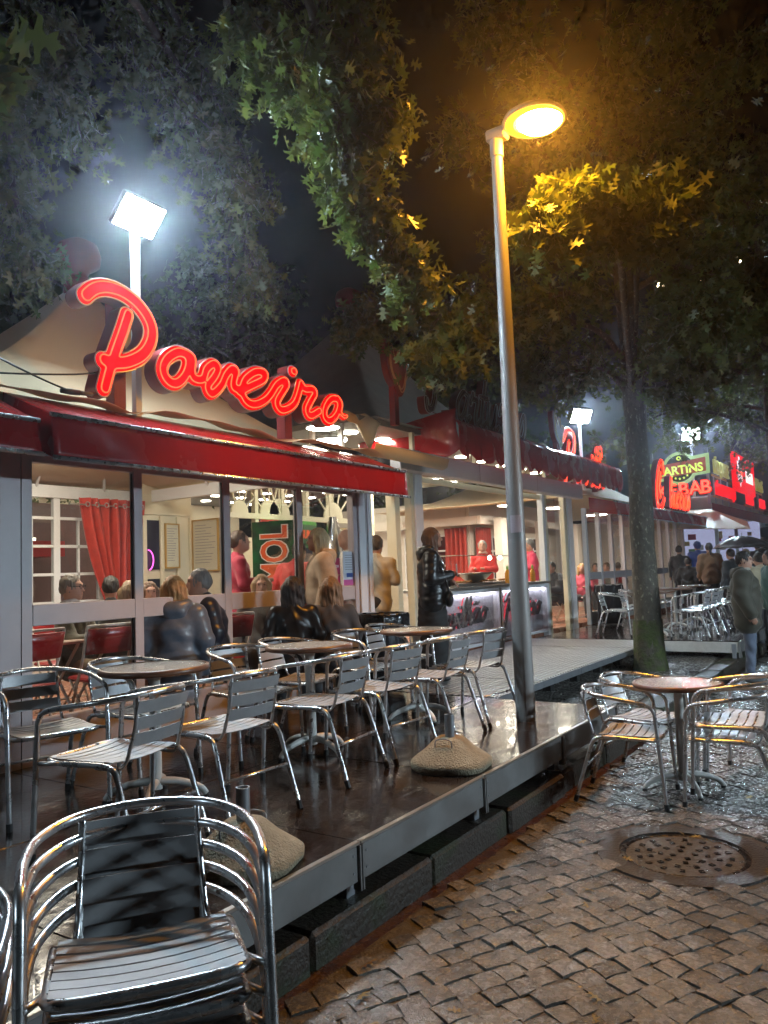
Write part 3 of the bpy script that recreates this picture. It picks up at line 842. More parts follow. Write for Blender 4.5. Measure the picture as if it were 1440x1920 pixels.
wb(MB().box(7.135, FY-.03, P0, 7.215, FY+.10, 2.9), 'corner_post', BLUEF, pav, bevel=.006)
for i in range(4):
    a, b = MX[i]+(.038 if i else 0), MX[i+1]-.038
    wb(MB().box(a+.002, FY-.004, 1.305, b-.002, FY+.06, 1.452), 'rail', FRAME, pav, bevel=.004)
    wb(MB().box(a+.002, FY, P0+.002, b-.002, FY+.06, .665), 'kick_panel', FRAME, pav, bevel=.004)
    wb(MB().box(a+.002, FY, 2.452, b-.002, FY+.06, 2.9), 'header', FRAME, pav, bevel=.004)
    wb(MB().box(a+.004, FY+.028, .662, b-.004, FY+.034, 1.308), 'window_pane', GLASS, pav)
    wb(MB().box(a+.004, FY+.028, 1.450, b-.004, FY+.034, 2.455), 'window_pane', GLASS, pav)
wb(MB().box(1.2, FY+.10, .105, 7.3, 11.8, P0-.004), 'floor', TILE, pav)
wb(MB().box(7.302, FY+.75, .105, 9.0, 11.8, P0-.004), 'floor', TILE, pav)
# tent roof with its valance beams and the inner lining frame
tr = tent(pav, 1.9, 7.35, 4.98, 9.15, 2.90, (4.88, 7.05, 4.78), CANVAS)
tr.name = 'tent_roof'
finial(pav, 4.88, 7.05, 4.80, .92, RED_PAINT)
b = MB().box(7.17, FY+.12, 2.70, 7.25, 9.0, 2.86); wb(b, 'eave_beam', WHITEF, pav)
wb(MB().box(1.9, 8.97, 2.70, 7.16, 9.05, 2.86), 'eave_beam', WHITEF, pav)
wb(MB().box(7.17, 8.97, P0, 7.27, 9.07, 2.70), 'eave_post', CREAM2, pav)
for a, c in (((7.2, 5.6, 2.82), (5.2, 6.8, 4.1)), ((7.2, 7.6, 2.82), (5.4, 7.1, 4.0)), ((5.6, 9.0, 2.82), (5.0, 7.3, 4.1)), ((6.6, 9.0, 2.82), (5.6, 7.6, 3.9))):
    wb(MB().tube([a, c], .018, 6), 'tent_strut', WHITEF, pav)
# back wall of the pavilion: white glazed panels with muntins
wb(MB().box(1.9, 9.0, P0, 7.16, 9.06, 1.0), 'back_dado', CREAM2, pav)
for i in range(5):
    x0 = 3.9+.66*i
    for xx in (x0, ):
        wb(MB().box(xx-.045, 8.985, 1.0, xx+.045, 9.045, 2.70), 'back_post', WHITEF, pav)
    for z in (1.0, 1.36, 1.72, 2.08, 2.44):
        wb(MB().box(x0+.045, 8.995, z-.018, x0+.615, 9.035, z+.018), 'muntin', WHITEF, pav)
    wb(MB().box(x0+.31, 8.995, 1.018, x0+.335, 9.035, 2.42), 'muntin', WHITEF, pav)
    wb(MB().box(x0+.046, 9.012, 1.0, x0+.614, 9.018, 2.66), 'window_pane', GLASS, pav)
DARKWALL = mat('dark_neighbour_wall', (.10, .045, .04), .6, var=.4, vscale=2)
nb = thing('neighbouring_stall', (4.5, 11.5, .105), 'dim reddish stall seen through the back windows of the pavilion', 'stall')
wb(MB().box(2.0, 12.2, .105, 9.0, 12.4, 3.0), 'wall', DARKWALL, nb)
wb(MB().box(4.6, 11.4, 2.05, 7.6, 12.2, 2.3), 'red_canopy', RED_PVC, nb)
wb(MB().box(4.6, 11.3, .105, 7.6, 11.7, 1.2), 'counter', RED_PAINT, nb)
wb(MB().box(4.8, 11.9, 2.30, 7.4, 11.98, 2.38), 'light_tube', emit_mat('tube_white', (1, .95, .75), 4.), nb)

# the red roller awning along the windows
def awning(parent, x0, x1, prof, m, nx=28, wr=.012, rail=True, endcap=True, seed=0):
    r = random.Random(seed); off = Vector((r.uniform(0, 9), r.uniform(0, 9), 0))
    def fn(u, v):
        k = v*(len(prof)-1); i = min(int(k), len(prof)-2); f = k-i
        y = prof[i][0]*(1-f)+prof[i+1][0]*f; z = prof[i][1]*(1-f)+prof[i+1][1]*f
        x = x0+(x1-x0)*u
        w = wr*(noise.noise(Vector((x*2.2+z*3, z*2-x*.6, 0))+off)+.5*noise.noise(Vector((x*7+z*5, z*4, 3))+off))
        e = abs(math.sin(2*PI*v))*.9+.02
        return (x, y-w*e*1.6, z+w*.3*e)
    wb(MB().grid(fn, nx*3, 12), 'awning_cloth', m, parent, smooth=True, solid=.004)
    if endcap:
        for x in (x0, x1):
            wb(MB().prism([(x, y, z) for y, z in prof]+[(prof[0][0], prof[-1][1]+.12)] and [(x, y, z) for y, z in prof]+[(x, prof[0][0], prof[0][1]-.30)], (.004, 0, 0)), 'awning_end', m, parent)
    if rail:
        for (y, z) in (prof[1], prof[-1]):
            wb(MB().tube([(x0-.01, y-.012, z), (x1+.01, y-.012, z)], .015, 8), 'awning_rail', ALU, parent, smooth=True)
PROF = [(4.98, 2.90), (4.43, 2.665), (4.40, 2.385)]
def aw_prof(p): return p
awning(pav, 2.86, 7.06, PROF, RED_PVC, seed=2)
awning(pav, 1.35, 2.79, [(4.98, 2.86), (4.47, 2.62), (4.42, 2.40)], RED_PVC, nx=10, seed=5)
for x in (2.9, 4.2, 5.5, 6.9):
    wb(MB().tube([(x, 5.02, 2.52), (x, 4.42, 2.40)], .012, 6), 'awning_arm', ALU, pav)
# loose canvas edge, cables and a plug lying on the awning top
def edge(u, v):
    x = 2.2+5.3*u; return (x, 5.08-.26*v+.03*math.sin(x*5), 2.955-.035*v+.02*math.sin(x*3.1)+.012*math.sin(x*11)-.02*v*math.sin(x*7))
wb(MB().grid(edge, 60, 3), 'canvas_hem', CANVAS, pav, smooth=True, solid=.003)
CABLE = mat('black_cable', (.012, .012, .013), .5)
def cable(name, label, pts, r=.007, m=CABLE):
    return tag(MB().tube(catmull(pts, 8), r, 6).build(name, m, smooth=True), label, 'cable')
cable('power_cable', 'thin black cable sagging across the cream tent roof to the sign', [(2.5, 5.0, 3.25), (2.95, 4.95, 3.08), (3.35, 4.95, 2.99), (3.62, 5.0, 3.02), (3.78, 5.05, 3.10)])
cable('power_cable', 'second black cable running from the tent hem into the letter P', [(2.7, 5.05, 3.02), (3.05, 4.98, 3.06), (3.45, 5.0, 3.14), (3.8, 5.1, 3.25)])
pl = thing('cable_plug', (3.34, 4.94, 2.975), 'black inline plug lying on the awning top below the sign', 'plug')
MB().tube([(-.07, 0, 0), (.0, 0, .004), (.09, .01, .012)], [.018, .022, .02], 8).build('plug_body', CABLE, pl, smooth=True)
MB().tube([(.09, .01, .012), (.20, .02, .02)], .016, 8).build('socket_body', mat('grey_plastic', (.12, .12, .12), .5), pl, smooth=True)

# posters in the last bay
PINK = mat('magenta_poster', (.42, .03, .09), .4); PAPER = mat('white_notice_paper', (.62, .64, .70), .5); PRINTW = mat('white_print', (.8, .76, .78), .5)
BLUEP = mat('blue_print', (.04, .08, .30), .5); GREYP = mat('grey_print', (.22, .22, .24), .6)
p0 = onY(613, 1100, FY+.02); p1 = onY(637, 1046, FY+.02)
po = thing('poster', (p0.x, FY+.022, p0.z), 'magenta churros poster with white script stuck inside the window', 'poster')
w, h = p1.x-p0.x, p1.z-p0.z
MB().box(0, 0, 0, w, .003, h).build('sheet', PINK, po)
stand(obj('lettering', text_mesh('Todos', .045, .001, .25), PRINTW, po), (w*.12, -.0025, h*.80))
stand(obj('lettering', text_mesh('Churros', .058, .001, .25), PRINTW, po), (w*.06, -.0025, h*.66))
MB().box(w*.06, -.002, h*.36, w*.94, .0, h*.42).build('print_band', mat('gold_print', (.5, .22, .12), .5), po)
MB().box(w*.38, -.002, h*.08, w*.62, .0, h*.22).build('print_mark', PRINTW, po)
p0 = onY(645, 1098, FY+.02); p1 = onY(671, 1034, FY+.02)
po = thing('notice', (p0.x, FY+.022, p0.z), 'white printed notice with blue badge beside the magenta poster', 'notice')
w, h = p1.x-p0.x, p1.z-p0.z
MB().box(0, 0, 0, w, .003, h).build('sheet', PAPER, po)
MB().box(0, -.0025, 0, w, -.0005, h*.17).build('pink_foot', mat('pink_print', (.55, .12, .38), .5), po)
MB().box(w*.2, -.0025, h*.24, w*.62, -.0005, h*.36).build('blue_badge', BLUEP, po)
for k in range(7):
    MB().box(w*.12, -.0025, h*(.46+.07*k), w*(.88-.12*(k % 3)), -.0005, h*(.475+.07*k)).build('text_line', GREYP, po)

# curtain with eyelets
CURT = mat('red_patterned_curtain', (.40, .030, .016), .6, var=.25, vscale=9, sheen=.3)
RODM = mat('curtain_rod', (.5, .48, .45), .35, .8)
def curtain(name, label, x0, x1, y, z0, z1, tie=None, folds=9, amp=.05, ey=True):
    t = thing(name, (x0, y, z0), label, 'curtain', 'red curtains')
    H = z1-z0; Wd = x1-x0; m = CURT
    def fn(u, v):
        # v=0 top, 1 bottom; gathered towards tie
        x = u*Wd
        if tie is not None:
            g = v**1.3; c = tie*Wd; x = c+(x-c)*(1-.82*g)
        a = amp*(1-.35*v)
        return (x+.01*math.sin(v*9+u*20), a*math.sin(u*folds*2*PI)+.02*math.sin(u*31+v*4), H*(1-v))
    ch_ = MB().grid(fn, folds*10, 14).build('cloth', m, t, smooth=True, solid=.004)
    if ey:
        for k in range(folds):
            u = (k+.5)/folds; p = Vector((u*Wd, -amp*.9 if k % 2 else -amp, H-.09))
            MB().tube([(p.x+.03*math.cos(q*PI/6), p.y-.01, p.z+.03*math.sin(q*PI/6)) for q in range(12)], .007, 5, closed=True).build('eyelet', ALU, ch_)
        MB().tube([(-.15, 0, H-.09), (Wd+.15, 0, H-.09)], .011, 6).build('rod', RODM, t)
    return t
curtain('curtain', 'red eyelet curtain gathered to a point behind the seated diners', 6.05, 7.05, 8.75, .95, 2.70, tie=.62, folds=7, amp=.055)

# ---------------------------------------------------------------- inner kiosk block seen through the pavilion
ik = thing('service_kiosk', (7.9, 8.0, P0), 'cream inner service block with fan shaped transoms and downlit ceiling', 'kiosk')
wb(MB().box(7.0, 8.72, P0, 7.895, 8.80, 3.05), 'wall', CREAM, ik)
wb(MB().box(7.9, 8.0, P0, 7.96, 8.80, 2.46), 'wall', CREAM, ik)
wb(MB().box(7.965, 8.02, P0, 11.6, 8.08, 1.25), 'wall', CREAM, ik)
wb(MB().box(7.9, 7.985, 2.46, 11.6, 8.075, 2.54), 'transom_bar', CREAM, ik)
wb(MB().box(7.9, 7.985, 3.12, 11.6, 8.075, 3.2), 'transom_bar', CREAM, ik)
for x in (7.93, 8.52, 9.12, 9.72, 10.33, 10.94, 11.57):
    wb(MB().box(x-.035, 7.99, 1.25 if x > 8 else P0, x+.035, 8.07, 2.46), 'post', CREAM, ik)
    wb(MB().box(x-.035, 7.99, 2.54, x+.035, 8.07, 3.12), 'post', CREAM, ik)
for px, r in ((388, .17), (440, .21), (522, .235), (623, .25)):
    c = onY(px, 955, 8.03); cx = c.x
    if px == 388: cx = 8.18
    if px == 440: cx = 8.82
    b = MB().prism([(cx+r*math.cos(q*PI/16), 8.0, 2.542+r*math.sin(q*PI/16)*1.05) for q in range(17)], (0, .03, 0))
    wb(b, 'fan', CREAM, ik)
    for a in (30, 60, 90, 120, 150):
        a = rad(a); wb(MB().bar((cx+r*math.cos(a), 8.015, 2.542+r*math.sin(a)), (cx+.44*math.cos(a), 8.015, 2.542+min(.56, .56*math.sin(a)+.02)), .02, .02), 'fan_spoke', CREAM, ik)
# wall A: glazed door leaves with framed menu
wb(MB().box(6.98, 8.70, 2.52, 7.9, 8.715, 2.62), 'transom_bar', CREAM, ik)
for x in (7.02, 7.32, 7.62, 7.86):
    wb(MB().box(x-.03, 8.68, P0, x+.03, 8.715, 2.5), 'post', CREAM, ik)
DARKG = mat('dark_reflecting_glass', (.03, .03, .045), .08)
wb(MB().box(7.06, 8.70, 1.75, 7.28, 8.716, 2.44), 'window_pane', DARKG, ik)
wb(MB().box(7.06, 8.70, 1.1, 7.28, 8.716, 1.62), 'window_pane', DARKG, ik)
wb(MB().box(7.36, 8.70, 1.1, 7.58, 8.716, 1.62), 'window_pane', DARKG, ik)
NEONP = emit_mat('pink_neon', (1., .12, .7), 3.)
wb(MB().tube([(7.05+.09*math.sin(q*.32), 8.66, 1.88+.14*math.cos(q*.32)) for q in range(10)], .008, 6), 'neon_arc', NEONP, ik, smooth=True)
def menu(name, label, c, u, w, h):
    c = Vector(c); u = Vector(u); n = u.cross(Vector((0, 0, 1)))
    t = thing(name, c, label, 'menu board', 'framed menus')
    def P(a, z, d): return u*a+Vector((0, 0, z))+n*d
    MB().hexa([P(0, 0, 0), P(w, 0, 0), P(w, 0, .015), P(0, 0, .015), P(0, h, 0), P(w, h, 0), P(w, h, .015), P(0, h, .015)]).build('sheet', mat('menu_paper', (.55, .52, .40), .5), t)
    fm = mat('pale_wood_frame', (.42, .26, .07), .45)
    for (a0, z0, a1, z1) in ((-.02, -.02, w+.02, 0), (-.02, h, w+.02, h+.02), (-.02, 0, 0, h), (w, 0, w+.02, h)):
        MB().hexa([P(a0, z0, 0), P(a1, z0, 0), P(a1, z0, .025), P(a0, z0, .025), P(a0, z1, 0), P(a1, z1, 0), P(a1, z1, .025), P(a0, z1, .025)]).build('frame_bar', fm, t)
    r = random.Random(hash(label) % 99)
    for k in range(14):
        z = h*.90-k*h*.058; l = w*r.uniform(.45, .85)
        MB().hexa([P(w*.08, z, .0152), P(w*.08+l, z, .0152), P(w*.08+l, z, .017), P(w*.08, z, .017), P(w*.08, z+.008, .0152), P(w*.08+l, z+.008, .0152), P(w*.08+l, z+.008, .017), P(w*.08, z+.008, .017)]).build('text_line', GREYP, t)
menu('menu_board', 'framed paper menu hung on the glazed door leaf', (7.37, 8.675, 1.78), (1, 0, 0), .22, .60)
menu('menu_board', 'framed paper menu hung at the kiosk corner beside the door', (7.885, 8.66, 1.72), (0, -1, 0), .5, .72)
menu('menu_board', 'framed paper menu behind the blond woman in the beige coat', (10.45, 7.98, 1.55), (1, 0, 0), .42, .80)
wb(MB().box(8.56, 7.995, .40, 9.08, 8.015, 2.42), 'red_door', mat('red_door_paint', (.38, .018, .01), .4), ik)

# ceiling with round downlights
DOWN = emit_mat('downlight_disc', (1., .93, .74), 50.)
CEIL = mat('grey_panel_ceiling', (.17, .17, .15), .6, var=.05)
wb(MB().box(8.3, 5.9, 3.62, 16.2, 16.0, 3.70), 'ceiling', CEIL, ik)
wb(MB().box(6.9, 8.1, 3.62, 8.298, 16.0, 3.70), 'ceiling', CEIL, ik)
wb(MB().box(7.3, 15.9, P0, 16.2, 16.0, 3.61), 'rear_wall', CREAM, ik)
for i in range(9):
    for j in range(9):
        x, y = 8.9+.85*i+.2*(j % 2), 6.5+1.05*j
        dl = MB().lathe([(.12, 0), (.12, .01), (.0, .01)], c=(x, y, 3.606), n=16, capt=False)
        wb(dl, 'downlight', DOWN, ik)

# drinks cooler
ck = thing('drinks_cooler', (8.48, 7.22, P0), 'green drinks cooler with big orange lettering on its dark side', 'drinks cooler')
DKSIDE = mat('cooler_dark_side', (.010, .020, .012), .3, col2=(.006, .13, .035), c2scale=1.4, c2lo=.42, c2hi=.55)
GRN = mat('cooler_green', (.06, .30, .03), .3); ORG = mat('orange_lettering', (.75, .10, .015), .4); WHT = mat('white_lettering', (.8, .78, .72), .5)
MB().box(0, 0, 0, .02, .70, 2.02).build('side_panel', DKSIDE, ck)
MB().box(.022, 0, 0, .74, .70, 2.02).build('cabinet', GRN, ck, bevel=.01)
MB().box(.08, -.02, .25, .68, -.002, 1.62).build('door', DARKG, ck)
MB().box(.08, -.025, 1.68, .68, -.002, 1.96).build('header_sign', mat('cooler_header', (.02, .09, .03), .35), ck)
stand(obj('lettering', text_mesh('SUMOL', .17, .004, .15, .004), ORG, ck), (.14, -.03, 1.76))
o = stand(obj('lettering_edge', text_mesh('SUMOL', .60, .002, 0, .030, sx=.68), WHT, ck), (-.003, .14, .62), (0, 0, 1), (0, 1, 0))
o = stand(obj('lettering', text_mesh('SUMOL', .60, .004, 0, .010, sx=.68), ORG, ck), (-.007, .14, .62), (0, 0, 1), (0, 1, 0))
ck.rotation_euler = (0, 0, rad(14))

# hanging purple-pink tinsel lettering on the partition
# ---------------------------------------------------------------- food counter kiosk
KF = 5.72
kk = thing('food_counter_kiosk', (9.1, KF, .11), 'open fronted food kiosk with white posts, white fascia and scalloped red awning', 'kiosk')
wb(MB().box(9.15, KF-.05, .13, 9.24, KF+.06, 3.3), 'post', CREAM, kk, bevel=.006)
wb(MB().box(9.25, KF-.07, .13, 9.45, KF+.06, 3.3), 'post', BLUEF, kk, bevel=.006)
wb(MB().box(8.98, KF+.10, .13, 9.10, KF+.26, 3.3), 'post', CREAM, kk, bevel=.006)
wb(MB().box(13.90, KF-.05, .13, 14.02, KF+.06, 3.3), 'post', BLUEF, kk, bevel=.006)
wb(MB().box(14.02, KF-.03, .13, 14.16, KF+.05, 3.3), 'post', CREAM, kk, bevel=.006)
wb(MB().box(15.02, KF-.05, .13, 15.16, KF+.05, 3.3), 'post', CREAM, kk, bevel=.006)
wb(MB().box(15.17, KF-.08, .13, 15.42, KF+.06, 3.3), 'post', BLUEF, kk, bevel=.006)
wb(MB().box(8.6, KF-.26, 2.95, 15.6, KF-.085, 3.235), 'fascia', BLUEF, kk, bevel=.01)
for x in (10.9, 13.2):
    wb(MB().box(x, KF-.266, 2.948, x+.012, KF-.262, 3.238), 'fascia_joint', FRAME, kk)
wb(MB().box(14.17, KF-.01, 1.30, 15.015, KF-.004, 2.9), 'window_pane', GLASS, kk)
wb(MB().box(9.46, KF-.02, 2.86, 13.89, KF+.03, 2.94), 'head_rail', CREAM, kk)
wb(MB().box(7.225, KF+.10, 2.66, 9.0, KF+.18, 2.80), 'side_rail', CREAM, kk)
wb(MB().box(7.225, KF+.11, 2.82, 9.0, KF+.15, 3.2), 'side_panel', DARKG, kk)
# clerestory posts and glass
for x in (9.6, 10.6, 11.6, 12.6, 13.6, 14.6):
    wb(MB().box(x-.03, 5.86, 3.24, x+.03, 5.92, 3.62), 'clerestory_post', CREAM, kk)
for y in (6.2, 6.7, 7.2):
    wb(MB().box(8.3, y, 3.0, 8.36, y+.06, 3.62), 'clerestory_post', WHITEF, kk)
# floor and walls
wb(MB().box(9.05, KF+.07, .106, 24.0, 14.0, P0-.003), 'floor', TILE, kk)
NPANE = mat('night_pane', (.05, .012, .015), .15)
def grid_window(parent, o, u, w, z0, z1, nx, nz):     # o: start on the wall, u: along the wall; frames stand proud towards the viewer
    u = Vector(u); n = u.cross(Vector((0, 0, 1))); o = Vector(o)
    def bx(a0, a1, za, zb, d0, d1):
        q = [o+u*a+n*d for a, d in ((a0, d0), (a1, d0), (a1, d1), (a0, d1))]
        return MB().hexa([(p.x, p.y, za) for p in q]+[(p.x, p.y, zb) for p in q])
    wb(bx(0, w, z0, z1, .004, .010), 'window_pane', NPANE, parent)
    for i in range(nx+1):
        wb(bx(w*i/nx-.022, w*i/nx+.022, z0, z1, .012, .032), 'muntin', WHITEF, parent)
    for j in range(nz+1):
        z = z0+(z1-z0)*j/nz; wb(bx(0, w, z-.02, z+.02, .013, .030), 'muntin', WHITEF, parent)
wb(MB().box(17.0, 8.86, P0, 24.0, 8.94, 3.3), 'back_wall', CREAM2, kk)
wb(MB().box(17.0, 8.95, P0, 17.08, 13.0, 3.3), 'back_wall', CREAM2, kk)
grid_window(kk, (16.995, 10.75, 0), (0, -1, 0), 1.25, .95, 2.45, 4, 4)
grid_window(kk, (17.85, 8.855, 0), (1, 0, 0), 1.3, .95, 2.40, 4, 4)
grid_window(kk, (20.0, 8.855, 0), (1, 0, 0), 1.6, .95, 2.40, 4, 4)
c_ = curtain('curtain', 'red curtain hanging left of the counter attendant', 0, .62, 0, .9, 2.62, folds=5, ey=False); c_.location = (16.86, 9.5, .9); c_.rotation_euler = (0, 0, -PI/2)
curtain('curtain', 'red curtain hanging straight behind the counter attendant', 17.12, 17.78, 8.72, .9, 2.62, folds=5, ey=False)
curtain('curtain', 'red curtain at the far side of the kiosk behind the white cap', 19.25, 19.9, 8.72, .9, 2.60, folds=5, ey=False)
curtain('curtain', 'red curtain behind the metal fryer hood', 11.0, 12.0, 10.2, .9, 2.75, folds=6, ey=False)
wb(MB().box(10.6, 10.32, P0, 14.0, 10.40, 2.35), 'back_wall', CREAM, kk)
wb(MB().box(16.6, 8.35, 2.66, 24.0, 8.45, 2.86), 'beam', CREAM2, kk)
wb(MB().box(16.6, 8.46, 2.66, 16.7, 12.0, 2.86), 'beam', CREAM2, kk)
# counter fronts: shallow lit-looking boxes with lettering behind a pane
LILAC = mat('white_counter_panel', (.60, .58, .63), .35)
CTOP = mat('steel_counter_top', (.45, .44, .42), .28, .8, var=.1)
ct = thing('serving_counter', (9.5, KF-.05, .13), 'white serving counter with boxed script lettering and steel top', 'counter')
wb(MB().box(9.47, KF-.10, 1.27, 14.0, KF+.62, 1.315), 'counter_top', CTOP, ct, bevel=.006)
for x0, x1 in ((9.49, 11.84), (11.91, 13.96)):
    wb(MB().box(x0, KF+.06, P0, x1, KF+.10, 1.262), 'panel_back', LILAC, ct)
    for a in ((x0, KF-.06, P0, x0+.035, KF+.058, 1.262), (x1-.035, KF-.06, P0, x1, KF+.058, 1.262), (x0+.036, KF-.06, P0, x1-.036, KF+.058, P0+.05), (x0+.036, KF-.06, 1.20, x1-.036, KF+.058, 1.262)):
        wb(MB().box(*a), 'panel_frame', BLUEF, ct, bevel=.004)
    wb(MB().box(x0+.06, KF+.01, 1.185, x1-.06, KF+.04, 1.198), 'led_strip', emit_mat('cool_led_strip', (.86, .86, 1.), 26.), ct)
    wb(MB().box(x0+.037, KF-.045, P0+.052, x1-.037, KF-.041, 1.198), 'front_pane', GLASS, ct)
wb(MB().box(11.845, KF-.04, P0, 11.905, KF+.08, 1.26), 'panel_gap', RUBBER, ct)
# glazed food case on the counter
fc = thing('food_case', (10.6, KF+.1, 1.316), 'low glass food warmer with two small lit bulbs on the counter', 'food case')
wb(MB().box(10.55, KF+.08, 1.316, 13.0, KF+.5, 1.36), 'tray', CTOP, fc)
wb(MB().box(10.55, KF+.04, 1.80, 13.3, KF+.52, 1.812), 'top_pane', mat('greenish_glass_shelf', (.55, .62, .50), .08), fc)
wb(MB().box(10.55, KF+.06, 1.36, 10.556, KF+.5, 1.80), 'side_pane', GLASS, fc)
wb(MB().box(13.0, KF+.06, 1.36, 13.006, KF+.5, 1.80), 'side_pane', GLASS, fc)
BULB = emit_mat('warm_bulb', (1., .9, .7), 30.)
for x in (12.05, 12.45):
    wb(MB().lathe([(.0, -.035), (.025, -.025), (.035, 0), (.025, .025), (.0, .035)], c=(x, KF+.2, 1.765), n=12, capb=False, capt=False), 'bulb', BULB, fc, smooth=True)
rng = random.Random(6)
DOUGH = mat('golden_fried_dough', (.45, .22, .06), .55, var=.3, vscale=20)
for k in range(10):
    x = 10.2+.25*k+rng.uniform(-.05, .05); y = KF+.2+rng.uniform(-.08, .16)
    t = MB().tube([(x+.06*math.cos(q*.5), y+.06*math.sin(q*.5), 1.378+.004*q*.3) for q in range(13)], .018, 6).build('fried_dough', DOUGH, smooth=True)
    tag(t, 'coil of golden fried dough on the serving counter', 'pastry', 'fried dough on the counter')
bowl = tag(MB().lathe([(.08, 0), (.20, .06), (.30, .16), (.31, .165), (.20, .075), (.05, .015)], c=(11.7, KF+.32, 1.362), n=24, capt=False).build('steel_bowl', CTOP, smooth=True), 'wide steel bowl standing in the food case', 'bowl')
def bottle(x, y, z, c, label):
    t = thing('sauce_bottle', (x, y, z), label, 'bottle', 'bottles on the counter')
    MB().lathe([(.045, 0), (.05, .02), (.05, .17), (.03, .22), (.018, .24)], n=14).build('body', mat('sauce_'+label.split()[0], c, .25), t, smooth=True)
    MB().lathe([(.022, .24), (.022, .28), (.008, .31)], n=10).build('cap', mat('green_cap', (.25, .5, .06), .4), t, smooth=True)
bottle(12.35, KF+.02, 1.316, (.75, .32, .01), 'yellow squeeze bottle of juice on the counter')
bottle(13.5, KF+.05, 1.316, (.70, .28, .01), 'orange squeeze bottle half hidden by the lamp post')
for k in range(3):
    o = MB().box(12.55+.17*k, KF+.02, 1.316, 12.69+.17*k, KF+.12, 1.56-.03*(k % 2)).build('printed_carton', mat('printed_carton_paper', (.55, .52, .60), .5, col2=(.06, .10, .35), c2scale=14, c2lo=.5, c2hi=.54))
    tag(o, 'blue and white printed carton standing on the counter', 'carton', 'printed cartons on the counter')

# fryer station in the gap
fs = thing('fryer_station', (8.6, 7.0, P0), 'steel churros dispenser with cone hopper on a pale counter', 'fryer')
HOOD = mat('polished_steel', (.55, .54, .53), .2, 1., var=.08)
wb(MB().box(7.6, 6.75, P0, 9.6, 7.35, 1.24), 'counter', mat('pale_counter_front', (.50, .46, .42), .5), fs)
wb(MB().box(7.55, 6.70, 1.245, 9.65, 7.4, 1.30), 'counter_top', CTOP, fs)
fx, fyy = 9.02, 6.95
wb(MB().lathe([(.22, 0), (.215, .12), (.07, .62), (.055, .68)], c=(fx, fyy, 1.75), n=24), 'hopper', HOOD, fs, smooth=True, autosm=True)
wb(MB().lathe([(.13, 0), (.20, .15), (.20, .30)], c=(fx, fyy, 1.44), n=24), 'dispenser', mat('brown_enamel', (.20, .12, .09), .35), fs, smooth=True)
wb(MB().tube([(fx, fyy, 1.66), (fx+.6, fyy-.05, 1.70)], .075, 12), 'cylinder', HOOD, fs, smooth=True)
wb(MB().tube([(fx+.15, fyy-.1, 1.75), (fx+.55, fyy-.2, 2.10)], .015, 8), 'lever', WHITEF, fs, smooth=True)
wb(MB().box(fx+.1, 6.8, 1.302, fx+.55, 7.25, 1.42), 'fryer_pan', mat('red_fryer', (.4, .03, .02), .4), fs)
wb(MB().box(fx+.35, 6.70, .55, fx+.55, 6.745, 1.15), 'red_panel', mat('red_panel', (.45, .03, .015), .4), fs)

# ---------------------------------------------------------------- scalloped awning of the kiosk
def scallop(parent, P0_, P1_, z_top, z_mid, out, hem, n, m, nx=120, wr=.02, seed=1, name='awning_cloth', drop=True):
    # runs from P0_ to P1_ (xy); 'out' pushes the valance away from the wall
    a = Vector((*P0_, 0)); b = Vector((*P1_, 0)); d = (b-a); L = d.length; d.normalize(); nn = Vector((d.y, -d.x, 0)); off = Vector((seed*3.3, seed*1.7, 0))
    def fn(u, v):
        s = u*L; w = wr*(noise.noise(Vector((s*3, v*2, 0))+off)+.6*noise.noise(Vector((s*9, v*3, 5))+off))
        hz = hem-.10*abs(math.sin(PI*n*u))
        if v < .35:
            f = v/.35; p = a+d*s+nn*(out*f); z = z_top+(z_mid-z_top)*f+w*.5
        else:
            f = (v-.35)/.65; p = a+d*s+nn*(out+.02*math.sin(s*14)*f+w*1.3*f); z = z_mid+(hz-z_mid)*f
        return (p.x, p.y, z+.0)
    return wb(MB().grid(fn, nx, 12), name, m, parent, smooth=True, solid=.004)
scallop(kk, (9.85, 5.78), (17.6, 5.78), 3.98, 3.72, .55, 3.30, 20, RED_PVC, nx=190, wr=.05, seed=3)
# side sheet, pinned at its top corner
def side(u, v):
    y = 5.25+1.75*u; z = 3.93-.10*u-.05*math.sin(PI*u)-(.60+.06*math.sin(u*17)+.12*u)*v
    return (9.84-.05*math.sin(v*5+u*7)-.04*math.sin(u*16)*v+.03*noise.noise(Vector((u*6, v*4, 2))), y, z)
wb(MB().grid(side, 40, 16), 'awning_side', RED_PVC, kk, smooth=True, solid=.004)
GOLD = mat('gold_awning_lettering', (.55, .30, .03), .4)
# dark tent behind the kiosk
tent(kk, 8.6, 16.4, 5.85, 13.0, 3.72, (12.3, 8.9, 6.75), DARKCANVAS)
finial(kk, 12.3, 8.9, 6.78, 1.1, RED_PAINT)
finial(kk, 16.9, 6.3, 4.25, .9, RED_PAINT)
wb(MB().lathe([(.17, -.5), (.155, 0)], c=(16.9, 6.3, 4.0), n=20), 'finial_base', CANVAS, kk, smooth=True)
# drooping canvas corner between the two roofs
def droop(u, v):
    a = onY(560, 790, 5.9); b = onY(690, 770, 5.9); x = a.x+(b.x-a.x)*u
    return (x, 5.95-.25*v, 3.62+.12*u-(.16+.34*math.exp(-((u-.8)/.12)**2))*v+.02*math.sin(u*20))
wb(MB().grid(droop, 40, 6), 'canvas_corner', CANVAS, kk, smooth=True, solid=.004)
def gutterp(u, v):
    x = 7.4+1.75*u; return (x, 5.25-.22*v, 3.02-.02*u-.05*math.sin(PI*v)+.08*(v > .9))
wb(MB().grid(gutterp, 20, 6), 'canvas_gutter', CANVAS, kk, smooth=True, solid=.004)

